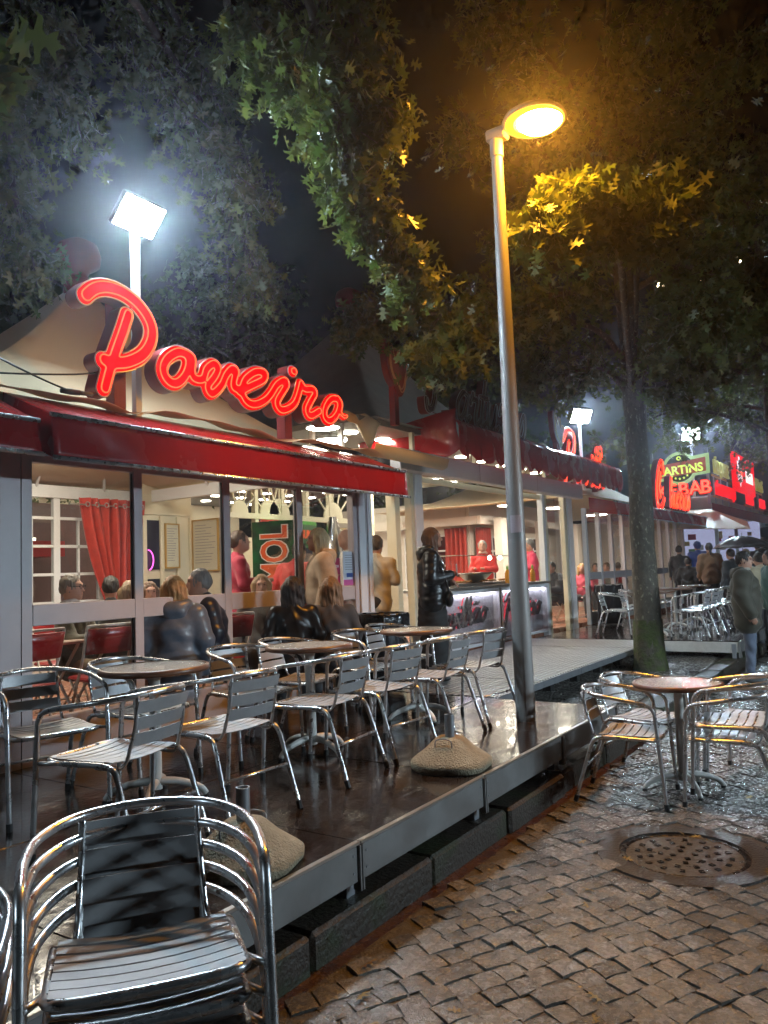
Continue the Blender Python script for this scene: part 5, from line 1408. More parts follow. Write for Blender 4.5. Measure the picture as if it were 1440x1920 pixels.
# ================================================================== PEOPLE
def skin(name, c): return mat('skin_'+name, c, .55, var=.06)
SKINS = [(.42, .22, .15), (.48, .27, .19), (.36, .18, .11)]
def cloth(c, nm=None): return mat('cloth_%02d_%02d_%02d' % tuple(int(99*q) for q in c), c, .75, var=.15, vscale=14, sheen=.2)
def gloss(c): return mat('shell_%02d_%02d_%02d' % tuple(int(99*q) for q in c), c, .33, var=.2, vscale=18)
def hairm(c): return mat('hair_%02d_%02d_%02d' % tuple(int(99*q) for q in c), c, .5, var=.35, vscale=60, stretch=(1, 1, .08), bump=.5, bscale=70)
def person(x, y, z, yaw, label, h=1.70, sit=False, top=(.05, .05, .05), shiny=False, bottom=(.03, .03, .035), hair=(.03, .02, .015), style='short', arms='down',
           lean=0., look=0., tilt=0., puff=0., coat=0., res=.02, hem=None, shoes=(.02, .02, .02), hood=None, bald=False, collar=None, fine=False, broad=1., skirt=False, sk=0, group=None, folds=.006, walk=0.):
    t = thing('person', (x, y, z), label, 'person', group, yaw); s = h/1.75
    hip = .50 if sit else .93
    cl, sl = math.cos(lean), math.sin(lean)
    def T(a, b, c):   # torso point: c is height above the hips
        return np.array((a*broad, b*cl+c*sl, hip+c*cl-b*sl))
    hc = T(0, .03, .705)+np.array((0, .02*sl, 0)); lk = look
    def H(a, b, c):    # head point
        b2, c2 = b*math.cos(tilt)+c*math.sin(tilt), -b*math.sin(tilt)+c*math.cos(tilt)
        return hc+np.array((a*math.cos(lk)-b2*math.sin(lk), a*math.sin(lk)+b2*math.cos(lk), c2))
    A = {'down': [((.25, -.03, .26), (.255, .06, .0))]*2,
         'front': [((.24, .03, .25), (.11, .27, .27))]*2,
         'table': [((.25, .12, .22), (.12, .33, .24))]*2,
         'phone': [((.24, -.02, .24), (.12, .20, .27)), ((.245, -.03, .24), (.05, .20, .19))],
         'chin': [((.22, .16, .24), (.08, .20, .50)), ((.25, .12, .22), (.12, .33, .24))],
         'pocket': [((.27, -.05, .27), (.245, .08, .04))]*2}[arms]
    lo, hi = (-.48, -.42, -.03), (.48, .62 if sit or arms != 'down' else .42, (hip+1.0))
    B = Body(lo, hi, res if not fine else .0095)
    # head
    B.ell(hc, (.074, .094, .113), .02)
    B.ell(H(0, .028, -.062), (.054, .062, .054), .03); B.ell(H(0, .075, -.088), (.024, .022, .02), .025)
    B.cap(H(0, .088, .012), H(0, .110, -.026), .010, .0145, .014); B.ell(H(0, .082, .034), (.05, .02, .012), .02)
    B.cap(H(-.028, .080, -.055), H(.028, .080, -.055), .011, .011, .014)
    for q in (-1, 1): B.ell(H(q*.076, -.008, -.006), (.013, .026, .034), .012); B.ell(H(q*.03, .097, .014), (.016, .012, .010), .008, cut=True)
    B.cap(T(0, .0, .52), hc+np.array((0, -.01, -.07)), .058, .052, .03)
    B.cap(T(0, 0, .06), T(0, .0, .38), .095, .10, .04); B.cap(T(-.12, 0, .47), T(.12, 0, .47), .046, .046, .04)
    arm = []
    for k, q in enumerate((1, -1)):
        e, w = A[k]; sh = T(q*.185, 0, .475); e = T(q*e[0], e[1], e[2]); w = T(q*w[0], w[1], w[2])
        B.cap(sh, e, .042, .038, .02); B.cap(e, w, .038, .026, .03)
        d = (w-e)/np.linalg.norm(w-e); arm.append((sh, e, w))
        p = w+d*.055
        if not fine: B.cap(w, w+d*.11, .030, .026, .02)
        else:
            side = np.array((1., 0, 0)) if abs(d[2]) < .8 else np.array((0, 1., 0))
            up = np.cross(d, side); up /= np.linalg.norm(up); side = np.cross(up, d)
            B.ell(p, (.036, .036, .040), .02)
            cur = np.array((-q*1., 0, -.2)) if abs(d[2]) > .6 else np.array((0, 0, -1.))
            for j, L in enumerate((.062, .075, .072, .055)):
                f0 = p+side*(-.027+.018*j)+d*.030; f1 = f0+(d*.85+cur*.3)*L*.55; f2 = f1+(d*.55+cur*.8)*L*.5
                B.cap(f0, f1, .0105, .0095, .006); B.cap(f1, f2, .0095, .008, .006)
            th0 = p-side*.030-d*.015; th1 = th0+(d*.6-side*.5+cur*.3)*.045; B.cap(th0, th1, .013, .011, .01); B.cap(th1, th1+(d*.8+cur*.3)*.03, .011, .009, .006)
    # legs
    legs = []
    for q in (-1, 1):
        hp = np.array((q*.09*broad, 0, hip-.02))
        if sit: kn = np.array((q*.12, .42, .50)); an = np.array((q*.13, .40, .09))
        else: kn = np.array((q*.095, .015+q*walk*.10, .50)); an = np.array((q*.105, -.015+q*walk*.17, .09))
        B.cap(hp, kn, .078, .052, .04); B.cap(kn, an, .050, .036, .03); B.cap(an, an+np.array((0, .10, -.05)), .036, .03, .03)
        legs.append((hp, kn, an))
    me = B.mesh('body'); body = obj('body', me, skin(str(sk), SKINS[sk]), t)
    # upper garment
    hm = hem if hem is not None else (-.02 if sit else -.06)
    g = .012+coat
    J = Body(lo, hi, res*.9 if not fine else .013)
    J.ell(T(0, .0, .34), (.175+g, .125+g, .20), .05); J.ell(T(0, .01, .14), (.160+g, .125+g, .20), .06)
    J.cap(T(-.15, -.005, .475), T(.15, -.005, .475), .062+g*.7, .062+g*.7, .06); J.cap(T(0, -.005, .50), T(0, .0, .545), .075+g*.3, .066+g*.3, .03)
    J.cap(T(-.07, 0, .08), T(-.08, 0, hm), .105+g, .105+g, .05); J.cap(T(.07, 0, .08), T(.08, 0, hm), .105+g, .105+g, .05)
    for (sh, e, w) in arm:
        J.cap(sh, e, .056+g, .050+g*.9, .035); J.cap(e, w, .050+g*.9, .036+g*.7, .02)
    # open neck and hem
    J.ell(hc+np.array((0, .02, -.02)), (.075, .085, .115), .01, cut=True)
    ph = RN.uniform(0, 9)
    def warp(V):
        r = np.hypot(V[:, 0], V[:, 1])+1e-6; zz = V[:, 2]
        a = np.arctan2(V[:, 1], V[:, 0])
        w = folds*(np.sin(zz*38+3*np.sin(a*2+ph)+ph)+.7*np.sin(a*7+zz*25+ph))
        if puff: w = w*.4+puff*np.abs(np.sin(zz*PI/.075+ .5*np.sin(a*3+ph)))
        V = V.copy(); V[:, 0] *= 1+w/np.maximum(r, .08); V[:, 1] *= 1+w/np.maximum(r, .08); return V
    jk = obj('jacket', J.mesh('jacket', warp), (gloss if shiny else cloth)(top), t)
    # lower garment
    Q = Body(lo, hi, res*.95 if not fine else .013)
    if skirt:
        Q.cap((0, 0, hip-.02), (0, .0, .16), .155, .215, .05)
        Q.ell((0, 0, .10), (.3, .3, .07), .02, cut=True)
    else:
        Q.ell((0, -.01, hip-.0), (.165*broad, .125, .13), .04)
        for hp, kn, an in legs:
            Q.cap(hp, kn, .092*min(broad, 1.12), .068, .04); Q.cap(kn, an+np.array((0, 0, .0)), .066, .055, .03)
    obj('trousers' if not skirt else 'skirt', Q.mesh('trousers', warp), cloth(bottom), t)
    for hp, kn, an in legs:
        K = Body(an+np.array((-.08, -.12, -.11)), an+np.array((.08, .24, .06)), .014 if not fine else .01)
        K.ell(an+np.array((0, .06, -.055)), (.042, .125, .040), .02); K.ell(an+np.array((0, -.02, -.02)), (.045, .06, .055), .02)
        K.ell(an+np.array((0, .05, -.115)), (.2, .3, .022), .004, cut=True)
        obj('shoe', K.mesh('shoe'), mat('shoe_%d' % int(99*shoes[0]), shoes, .5), t)
    # hair
    if not bald:
        R = Body(hc-np.array((.22, .26, .62)), hc+np.array((.22, .22, .20)), .014 if not fine else .010)
        R.ell(H(0, -.014, .018), (.085, .100, .115), .02)
        if style == 'short': R.ell(H(0, .03, -.115), (.12, .13, .075), .02, cut=True)
        if style in ('long', 'shoulder'):
            L = .40 if style == 'long' else .22
            for q in (-1, 0, 1):
                R.cap(H(q*.055, -.055+.02*abs(q), .0), H(q*.085, -.075+.02*abs(q), -L), .058, .038, .04)
            for q in (-1, 1): R.cap(H(q*.072, .015, .02), H(q*.092, .02, -L*.85), .030, .022, .03)
        if style == 'tail':
            R.ell(H(0, .03, -.105), (.12, .12, .07), .02, cut=True); R.cap(H(0, -.10, .03), H(0, -.15, -.16), .036, .022, .02)
        if style == 'cap': R.ell(H(0, .0, .05), (.09, .105, .09), .02)
        R.ell(H(0, .105, -.025), (.066, .062, .092), .015, cut=True)
        def hw(V):
            a = np.arctan2(V[:, 1]-hc[1], V[:, 0]-hc[0]); w = .005*np.sin(a*19+V[:, 2]*24+ph)+.004*np.sin(a*33+V[:, 2]*11)+.003*np.sin(V[:, 2]*60+a*5)
            V = V.copy(); d = V-hc; r = np.linalg.norm(d[:, :2], axis=1)+1e-4; V[:, 0] += d[:, 0]/r*w; V[:, 1] += d[:, 1]/r*w; return V
        obj('cap' if style == 'cap' else 'hair', R.mesh('hair', hw), hairm(hair) if style != 'cap' else cloth(hair), t)
    # eyes, brows, mouth
    EY = mat('eye_dark', (.02, .015, .012), .2); MO = mat('lip_tone', (.28, .08, .06), .5); BR = mat('brow_tone', (.05, .03, .02), .7)
    def blob(nm, c, r, m):
        b = Body(np.array(c)-.03, np.array(c)+.03, .004); b.ell(c, r, .002); obj(nm, b.mesh(nm), m, body)
    for q in (-1, 1):
        blob('eye', H(q*.030, .0875, .014), (.012, .006, .006), EY)
        blob('eyebrow', H(q*.031, .093, .034), (.016, .006, .004), BR)
    blob('mouth', H(0, .0935, -.056), (.020, .006, .005), MO)
    if hood is not None:
        D = Body(hc-np.array((.26, .30, .32)), hc+np.array((.26, .2, .12)), .014)
        for k in range(9):
            a = rad(200+k*17.5); D.cap(hc+np.array((.115*math.cos(a), .10*math.sin(a)-.03, -.13+.03*math.sin(a))), hc+np.array((.115*math.cos(a+.3), .10*math.sin(a+.3)-.03, -.13+.03*math.sin(a+.3))), .048, .048, .03)
        D.ell(hc+np.array((0, -.135, -.20)), (.115, .05, .075), .04); D.ell(hc+np.array((0, .03, -.06)), (.075, .09, .14), .02, cut=True)
        obj('hood', D.mesh('hood', warp), (gloss if shiny else cloth)(hood), jk)
    if collar is not None:
        D = Body(hc-np.array((.2, .2, .26)), hc+np.array((.2, .2, .0)), .012)
        for k in range(12):
            a = rad(k*30); b_ = rad(k*30+32)
            D.cap(hc+np.array((.068*math.cos(a), .066*math.sin(a)-.015, -.125+.012*math.sin(a))), hc+np.array((.068*math.cos(b_), .066*math.sin(b_)-.015, -.125+.012*math.sin(b_))), .020, .020, .015)
        obj('collar', D.mesh('collar'), cloth(collar), jk)
    t.scale = (s, s, s); t['_h'] = hc.tolist(); t['_w'] = [a[2].tolist() for a in arm]; del t['_h']; del t['_w']
    return t, hc, arm

D = math.degrees
SEAT = P0-.004+.455-.50+.05
ZI = P0-.004
# outside
wo_, hc, arm = person(7.50, 4.42, P0, rad(-146), 'woman in black hooded puffer jacket and long skirt holding a phone on the walkway', h=1.69, top=(.008, .008, .010), shiny=True, bottom=(.008, .008, .009),
       hair=(.11, .055, .028), style='long', arms='phone', puff=.006, coat=.022, hem=-.03, hood=(.012, .011, .012), fine=True, skirt=True, look=.1, tilt=-.05, folds=.004)
ph = thing('mobile_phone', (7.50, 4.42, P0), 'small grey phone held by the woman in the puffer jacket', 'phone', None, rad(-146)); s = 1.69/1.75
w = arm[0][2]+np.array((-.02, .09, .035)); MB().box(w[0]-.035, w[1]-.005, w[2]-.05, w[0]+.035, w[1]+.006, w[2]+.09).build('casing', mat('phone_grey', (.35, .37, .38), .25), ph, bevel=.004); ph.scale = (s, s, s)
MB().box(w[0]-.03, w[1]-.0065, w[2]-.044, w[0]+.03, w[1]-.0055, w[2]+.084).build('screen', mat('phone_dark', (.02, .02, .025), .1), ph)
bag = thing('shoulder_bag', (7.50, 4.42, P0), 'black shoulder bag hanging in front of the woman in the puffer jacket', 'bag', None, rad(-146)); bag.scale = (s, s, s)
b = Body((-.3, .1, .7), (.3, .4, 1.3), .014); b.ell((.10, .19, .93), (.12, .05, .10), .02); obj('pouch', b.mesh('pouch'), gloss((.012, .012, .013)), bag)
MB().tube(catmull([(.18, .19, .98), (.22, .14, 1.18), (.19, .04, 1.44), (.10, -.10, 1.46)], 5), .012, 6).build('strap', gloss((.012, .012, .013)), bag, smooth=True)
mp = onZ(1415, 1283, 0.)
person(10.9, 1.74, .012, rad(-174), 'heavy man in a dark green hooded coat and jeans standing on the cobbles', h=1.66, top=(.045, .038, .022), bottom=(.10, .12, .17), hair=(.020, .015, .012), style='short', arms='down', coat=.055, hem=-.12,
       hood=(.05, .044, .03), collar=(.30, .27, .22), fine=True, broad=1.22, tilt=.10, lean=-.03, shoes=(.10, .10, .10), look=-.1)
CROWD = 'people crowding the far stalls'
def far(px, py, d, yaw, label, **k):
    p = at(px, py, d); hh = k.get('h', 1.7); z = k.pop('z', .11)
    return person(p.x, p.y, z, yaw, label, group=CROWD, res=.026, **k)
far(1425, 1060, 13.5, rad(-40), 'person in a cream jacket behind the man in the green coat', z=0, top=(.42, .34, .22), hair=(.02, .015, .01), coat=.03, style='short', h=1.68)
far(1308, 1025, 20, rad(-60), 'person in a bright blue hooded jacket by the lilac lit wall', z=P0, top=(.03, .06, .28), hair=(.03, .06, .25), coat=.03, style='cap')
far(1332, 1060, 17.5, rad(-70), 'woman with tied dark hair in a brown coat beyond the far deck', z=P0, top=(.17, .075, .02), hair=(.02, .012, .01), coat=.03, style='tail', h=1.6)
far(1290, 1060, 18.5, rad(-100), 'person in black beside the end of the far glass wall', z=.11, top=(.012, .012, .013), coat=.03, h=1.55)
far(1372, 1050, 17, rad(-30), 'person in dark clothes sheltering under the umbrella', z=.11, top=(.015, .014, .015), coat=.03)
far(1400, 1050, 18, rad(-50), 'second dark figure under the umbrella with light hair', z=.11, top=(.02, .018, .016), coat=.03, hair=(.2, .15, .1))
far(1432, 1000, 19.5, rad(-20), 'tall figure in black at the stall counter edge', z=.30, top=(.012, .012, .014), coat=.03, h=1.8)
far(1418, 1000, 22, rad(-80), 'figure in a dark cap among the far crowd', z=.30, top=(.02, .018, .02), coat=.03, h=1.75, style='cap', hair=(.01, .01, .012))
far(1444, 1040, 12.6, rad(30), 'person in a teal jacket cut off at the picture edge', z=0, top=(.03, .10, .09), coat=.03, h=1.7)
far(1345, 1035, 24, rad(-20), 'small far figure in blue before the printed menus', z=.11, top=(.03, .10, .35), h=1.7)
far(1275, 1065, 19.3, rad(-80), 'far person in grey near the stall end', z=P0, top=(.06, .06, .065), h=1.6)
# open umbrella held by the crowd
uc = at(1391, 1010, 16.6); um = thing('umbrella', (uc.x, uc.y, uc.z-.85), 'open black umbrella held up by the crowd', 'umbrella')
b = MB(); n = 8
for i in range(7):
    r = .60*i/6
    for k in range(48):
        a = 2*PI*k/48; sc = 1-.05*(1-abs(math.cos(a*4)))*i/6; b.v.append((r*math.cos(a)*sc, r*math.sin(a)*sc, .85+.06-.24*(i/6)**1.9-.02*(1-abs(math.cos(a*4)))*i/6))
for i in range(6):
    for k in range(48): b.f.append((i*48+k, i*48+(k+1) % 48, (i+1)*48+(k+1) % 48, (i+1)*48+k))
b.build('canopy', mat('black_umbrella_cloth', (.03, .022, .02), .45), um, smooth=True, solid=.003)
MB().tube([(0, 0, .0), (0, 0, .98)], .007, 6).build('shaft', STEEL, um)
for k in range(8):
    a = k*PI/4; MB().tube([(0, 0, .88), (.3*math.cos(a), .3*math.sin(a), .82), (.59*math.cos(a), .59*math.sin(a), .665)], .004, 4).build('rib', STEEL, um)

# indoors: pavilion
IN = 'diners in the glazed pavilion'
def ins(px, d, yaw, label, sit=True, py=1090, **k):
    p = at(px, py, d); return person(p.x, p.y, ZI, yaw, label, sit=sit, group=IN, **k)
ins(140, 7.0, rad(-150), 'seated man with glasses and grey hair in an olive jumper over a white collar', top=(.095, .085, .050), hair=(.16, .13, .10), collar=(.6, .55, .5), bottom=(.30, .22, .12), arms='table', lean=-.08, res=.017, look=.05, h=1.72)
p = at(140, 1090, 7.0)
gl = thing('spectacles', (p.x, p.y, ZI), 'thin dark spectacles worn by the man in the olive jumper', 'glasses', None, rad(-150)); s = 1.72/1.75; gl.scale = (s, s, s)
hc = np.array((0, .03*math.cos(-.08)+.705*math.sin(-.08)+.02*math.sin(-.08), .5+.705*math.cos(-.08)+.03*.08))
for q in (-1, 1):
    cx = hc[0]+q*.033*math.cos(.05)-.102*math.sin(.05); cy = hc[1]+.102
    MB().tube([(cx+.024*math.cos(k*PI/6), cy, hc[2]+.012+.017*math.sin(k*PI/6)) for k in range(12)], .0028, 5, closed=True).build('lens_rim', RUBBER, gl)
    MB().tube([(cx+q*.024, cy, hc[2]+.016), (hc[0]+q*.08, hc[1], hc[2]+.014)], .0025, 5).build('temple_arm', RUBBER, gl)
ins(207, 8.2, rad(-38), 'seated diner with black hair in a black top turned away', top=(.012, .013, .016), hair=(.012, .011, .010), res=.022)
ins(243, 7.2, rad(-30), 'seated diner with long fair hair in a dark green padded coat seen from behind', top=(.045, .045, .028), hair=(.30, .19, .09), style='long', puff=.003, coat=.03, res=.02, h=1.62)
ins(325, 6.45, rad(-45), 'seated diner with long blond hair in a grey blue hooded jacket seen from behind', top=(.12, .14, .18), shiny=True, bottom=(.12, .14, .18), hair=(.42, .22, .08), style='long', hood=(.13, .15, .19), coat=.035, puff=.003, res=.017, h=1.66, tilt=-.12)
ins(280, 7.9, rad(150), 'seated woman with brown hair hidden behind the first mullion', top=(.10, .05, .04), hair=(.12, .06, .03), style='shoulder', res=.024, h=1.6)
ins(398, 6.9, rad(48), 'seated man with grey hair in a navy padded jacket looking left', top=(.014, .018, .032), shiny=True, hair=(.20, .18, .17), puff=.004, coat=.035, res=.017, h=1.74, lean=.12)
ins(446, 8.3, rad(-128), 'standing waiter in a pink red polo shirt behind the second mullion', sit=False, top=(.42, .025, .06), hair=(.07, .04, .025), arms='front', res=.02, h=1.72, tilt=-.15)
ins(490, 7.9, rad(134), 'seated woman with fair hair and a spotted scarf facing the window', top=(.10, .085, .07), hair=(.26, .15, .07), style='shoulder', res=.016, h=1.64, collar=(.45, .40, .33))
ins(548, 6.95, rad(-48), 'seated woman with long dark hair in a black leather jacket seen from behind', top=(.014, .013, .014), shiny=True, hair=(.035, .025, .022), style='long', res=.02, h=1.60)
ins(545, 8.8, rad(-75), 'person in a bright red shirt bending by the drinks cooler', sit=False, top=(.52, .02, .02), hair=(.025, .018, .015), lean=.35, res=.022, h=1.66)
ins(603, 7.75, rad(48), 'standing woman with straight blond hair in a beige coat with black sleeves', sit=False, top=(.46, .33, .22), hair=(.50, .36, .19), style='shoulder', hood=(.48, .36, .24), coat=.03, puff=.002, res=.016, h=1.68, bottom=(.02, .02, .03))
ins(620, 7.1, rad(-45), 'seated diner with brown hair behind the magenta poster', top=(.06, .05, .05), hair=(.24, .13, .06), style='shoulder', res=.02, h=1.58)
ins(657, 9.2, rad(55), 'bald man in a white shirt behind the last window bay', sit=False, top=(.62, .60, .55), bald=True, res=.022, h=1.76, sk=1)
p = at(703, 1050, 9.1); person(p.x, p.y, ZI, rad(-70), 'cook in a white coat at the churros dispenser', h=1.66, top=(.62, .58, .50), hair=(.07, .06, .05), arms='front', res=.02, lean=.1)
# kiosk
p = onY(907, 1060, 7.0); person(p.x, p.y, ZI, rad(100), 'counter attendant with grey hair in a bright red polo shirt', h=1.78, top=(.56, .022, .016), hair=(.22, .20, .18), arms='front', collar=(.62, .5, .4), res=.018, look=.25, tilt=-.25)
p = onY(997, 1060, 6.6); person(p.x, p.y, ZI, rad(35), 'person in a pink red shirt behind the counter beside the lamp post', h=1.80, top=(.48, .02, .07), hair=(.10, .10, .10), res=.02, arms='front')
p = onY(990, 1040, 7.9); person(p.x, p.y, ZI, rad(20), 'person in a red shirt and pale cap behind the counter', h=1.92, top=(.50, .02, .016), hair=(.5, .46, .38), style='cap', res=.022)
p = onY(882, 1090, 9.2); person(p.x, p.y, ZI, rad(120), 'seated boy with black hair seen past the food case', h=1.62, sit=True, top=(.03, .035, .05), hair=(.015, .012, .011), res=.022)
p = onY(1041, 1090, 6.5); person(p.x, p.y, ZI, rad(70), 'seated man in a dark navy jacket behind the narrow kiosk window', h=1.74, sit=True, top=(.018, .022, .032), coat=.03, hair=(.012, .010, .010), arms='chin', res=.02, lean=.1)
folding(p.x, p.y+.02, rad(70), 'red folding chair behind the narrow kiosk window')
F3P = 'diners in the far pavilion'
for px, Y, yaw, l, k in ((1092, 6.4, 100, 'seated diner with fair hair in a pink top just inside the far pavilion', dict(top=(.45, .06, .10), hair=(.35, .2, .08), style='shoulder')),
                         (1118, 6.6, 90, 'seated diner with dark hair beside the pink top in the far pavilion', dict(top=(.25, .03, .05), hair=(.03, .02, .015))),
                         (1140, 6.3, 60, 'seated diner in grey before the third bay of the far pavilion', dict(top=(.08, .075, .06), hair=(.12, .07, .04))),
                         (1160, 7.0, -60, 'seated diner in a brown coat left of the tree trunk', dict(top=(.12, .08, .045), hair=(.06, .04, .03))),
                         (1230, 6.8, 40, 'seated diner in khaki right of the tree trunk', dict(top=(.11, .10, .06), hair=(.06, .04, .03))),
                         (1243, 7.4, -80, 'diner in dark grey behind the one in khaki', dict(top=(.05, .05, .055), hair=(.02, .015, .012)))):
    p = onY(px, 1080, Y); person(p.x, p.y, ZI, rad(yaw), l, h=1.66, sit=True, group=F3P, res=.028, arms='table', **k)
    folding(p.x, p.y+.02, rad(yaw), 'red folding chair under the ' + l.replace('seated ', '').replace(' in the far pavilion', '').replace(' of the far pavilion', '').replace(' just inside the far pavilion', ''))
# ================================================================== TREES
def leaf_outline(kind):
    if kind == 0:      # pin oak: pointed lobes
        half = [(0, 0), (.03, .10), (.20, .13), (.33, .06), (.24, .22), (.10, .28), (.12, .36), (.42, .42), (.52, .36), (.46, .52), (.20, .52), (.10, .60), (.22, .72), (.30, .84), (.12, .80), (.05, .86), (0, 1.)]
    else:
        half = [(0, 0), (.06, .16), (.34, .18), (.16, .40), (.48, .52), (.12, .66), (0, 1.)]
    pts = half+[(-x, y) for x, y in half[-2:0:-1]]
    return np.array([(x, y, -.22*abs(x)-.10*y*y) for x, y in pts])
LEAF = [leaf_outline(0), leaf_outline(1)]
def leaves_mesh(name, P, Dn, size, rng, kind):
    """P points, Dn hanging directions"""
    n = len(P); base = LEAF[kind]; k = len(base)
    P = np.array(P); d = np.array(Dn)+rng.normal(0, .35, (n, 3)); d /= np.linalg.norm(d, axis=1)[:, None]
    a = rng.normal(0, 1, (n, 3)); x = np.cross(d, a); x /= np.linalg.norm(x, axis=1)[:, None]+1e-9; z = np.cross(x, d)
    sc = size*rng.uniform(.65, 1.2, n)
    V = P[:, None, :]+sc[:, None, None]*(base[None, :, 0, None]*x[:, None, :]+base[None, :, 1, None]*d[:, None, :]+base[None, :, 2, None]*z[:, None, :])
    V = V.reshape(-1, 3)
    me = bpy.data.meshes.new(name); me.vertices.add(n*k); me.vertices.foreach_set('co', V.astype(np.float32).ravel())
    me.loops.add(n*k); me.loops.foreach_set('vertex_index', np.arange(n*k, dtype=np.int32))
    me.polygons.add(n); me.polygons.foreach_set('loop_start', np.arange(0, n*k, k, dtype=np.int32))
    me.update(calc_edges=True); return me
BARK = mat('lichened_bark', (.070, .058, .042), .8, var=.45, vscale=14, bump=1., bscale=22, col2=(.20, .19, .14), c2scale=26, c2lo=.585, c2hi=.66, stretch=(1, 1, .6))
MOSSY = mat('mossy_bark', (.060, .052, .030), .85, var=.4, vscale=16, bump=1., bscale=24, col2=(.045, .060, .010), c2scale=6, c2lo=.42, c2hi=.58)
LM = leaf_mat('oak_leaf', (.055, .095, .018), (.11, .125, .025))
LMB = leaf_mat('oak_leaf_far', (.045, .085, .018), (.08, .105, .022))
def grow(tw, rng, path, r0, leaf_pts, leaf_dir, spread, nper, droop, tubes, start=.3, sub=3, sublen=.6, twl=.35):
    """one limb: tube along path, side branches, twigs, leaf positions"""
    C = np.array(catmull([np.array(p) for p in path], 8)); m = len(C)
    tubes.append((C, np.linspace(r0, r0*.25, m)))
    L = np.linalg.norm(C[-1]-C[0])
    for i in range(int(m*start), m):
        f = (i-m*start)/(m*(1-start)+1e-6)
        for _ in range(sub):
            d = C[min(i+1, m-1)]-C[max(i-1, 0)]; d = d/(np.linalg.norm(d)+1e-9)
            q = rng.normal(0, 1, 3); q -= d*(q@d)*.6; q /= np.linalg.norm(q); q = q*spread+d*.45+np.array((0, 0, -droop)); q /= np.linalg.norm(q)
            l = sublen*rng.uniform(.5, 1.15)*(1-.45*f)
            b = [C[i], C[i]+q*l*.5+np.array((0, 0, .04*l)), C[i]+q*l+np.array((0, 0, -droop*l*.3))]
            B = np.array(catmull(b, 3)); tubes.append((B, np.linspace(r0*.16+.004, .003, len(B))))
            for j in range(1, len(B)):
                for _ in range(nper):
                    leaf_pts.append(B[j]+rng.normal(0, .05+.05*twl, 3)); dd = q*.5+rng.normal(0, .45, 3)+np.array((0, 0, -.55)); leaf_dir.append(dd)
def tree(name, label, trunk, tr, limbs, leaf_size, kind, seed, lm, nper=3, sub=3, sublen=.6, spread=.9, droop=.25, start=.3, group=None, bark=None, cull=None, twig=True, cap=None):
    rng = np.random.default_rng(seed); base = trunk[0]
    t = thing(name, base, label, 'tree', group); off = np.array(base)
    C = np.array(catmull([np.array(p) for p in trunk], 6)); rr = np.interp(np.linspace(0, 1, len(C)), np.linspace(0, 1, len(tr)), tr)
    b = MB(); b.tube([tuple(p-off) for p in C], list(rr), 18)
    def rough(v):
        q = Vector(v); k = noise.noise(q*7)*.012+noise.noise(q*2.2)*.02; a = math.atan2(v[1], v[0]); return (v[0]+k*math.cos(a), v[1]+k*math.sin(a), v[2])
    b.v = [rough(v) for v in b.v]
    b.build('trunk', bark or BARK, t, smooth=True)
    lp, ld, tubes = [], [], []
    for path, r0, kw in limbs:
        args = dict(spread=spread, nper=nper, droop=droop, start=start, sub=sub, sublen=sublen); args.update(kw)
        grow(None, rng, path, r0, lp, ld, args['spread'], args['nper'], args['droop'], tubes, args['start'], args['sub'], args['sublen'])
    b = MB()
    for C, r in tubes:
        if len(C) > 8 or twig: b.tube([tuple(p-off) for p in C], list(r), 6 if len(C) > 8 else 3, caps=False)
    b.build('limbs', BARK, t, smooth=True)
    lp = np.array(lp); ld = np.array(ld)
    if cull is not None:
        k = cull(lp); lp, ld = lp[k], ld[k]
    if cap and len(lp) > cap:
        k = rng.permutation(len(lp))[:cap]; lp, ld = lp[k], ld[k]
    me = leaves_mesh('crown', lp-off, ld, leaf_size, rng, kind)
    tag(obj('crown', me, lm, t), kind='stuff')
    return t, len(lp)
NL = {}
A_ = lambda x, y, d: tuple(at(x, y, d))
# tree on the pavement: its trunk stands between walkway and kerb
TA = (10.95, 3.02, .09)
j = (TA[0]+.02, TA[1], 4.3)
tA = [(TA[0], TA[1], .02), (TA[0]+.0, TA[1], .5), (TA[0]+.02, TA[1], 1.6), (TA[0]+.03, TA[1], 3.0), j, (TA[0]+.0, TA[1]+.05, 6.2), (TA[0]+.1, TA[1]+.1, 8.2), (TA[0]+.1, TA[1], 10.)]
limbsA = []
def lim(z, pts, r=.05, **k): limbsA.append(([(TA[0]+.02, TA[1]+.02, z)]+pts, r, k))
lim(4.0, [A_(1190, 440, 8.8), A_(1130, 410, 7.4), A_(1070, 385, 6.9), A_(1025, 430, 6.7)], start=.50, sublen=.42, sub=4, nper=3)         # lit spray right of the lamp
lim(4.1, [A_(1180, 410, 8.2), A_(1190, 395, 7.3), A_(1265, 390, 7.1)], start=.45, sublen=.34, sub=4, nper=3)
lim(4.0, [A_(1160, 450, 8.4), A_(1150, 420, 7.4), A_(1210, 452, 7.2)], start=.5, sublen=.26, sub=3, nper=2)
lim(4.4, [A_(1150, 560, 10.4), A_(1000, 560, 9.6), A_(880, 620, 9.2), A_(800, 680, 9.0)], sublen=.55, sub=3, start=.3)
lim(4.2, [A_(1120, 620, 10.5), A_(960, 590, 10.3), A_(760, 590, 10.2), A_(650, 600, 10.2)], sublen=.6, start=.35)
lim(4.0, [A_(1240, 650, 10.6), A_(1330, 600, 8.8), A_(1420, 560, 8.0)], sublen=.7, start=.25)
lim(3.9, [A_(1130, 690, 10.9), A_(1060, 700, 11.2), A_(980, 700, 11.5)], sublen=.6, start=.3)
lim(5.4, [A_(1270, 500, 10.4), A_(1360, 520, 8.6), A_(1450, 520, 7.8)], sublen=.75, start=.25)
lim(4.1, [A_(1240, 720, 11.3), A_(1290, 700, 12), A_(1330, 690, 12.5)], sublen=.55, start=.35)
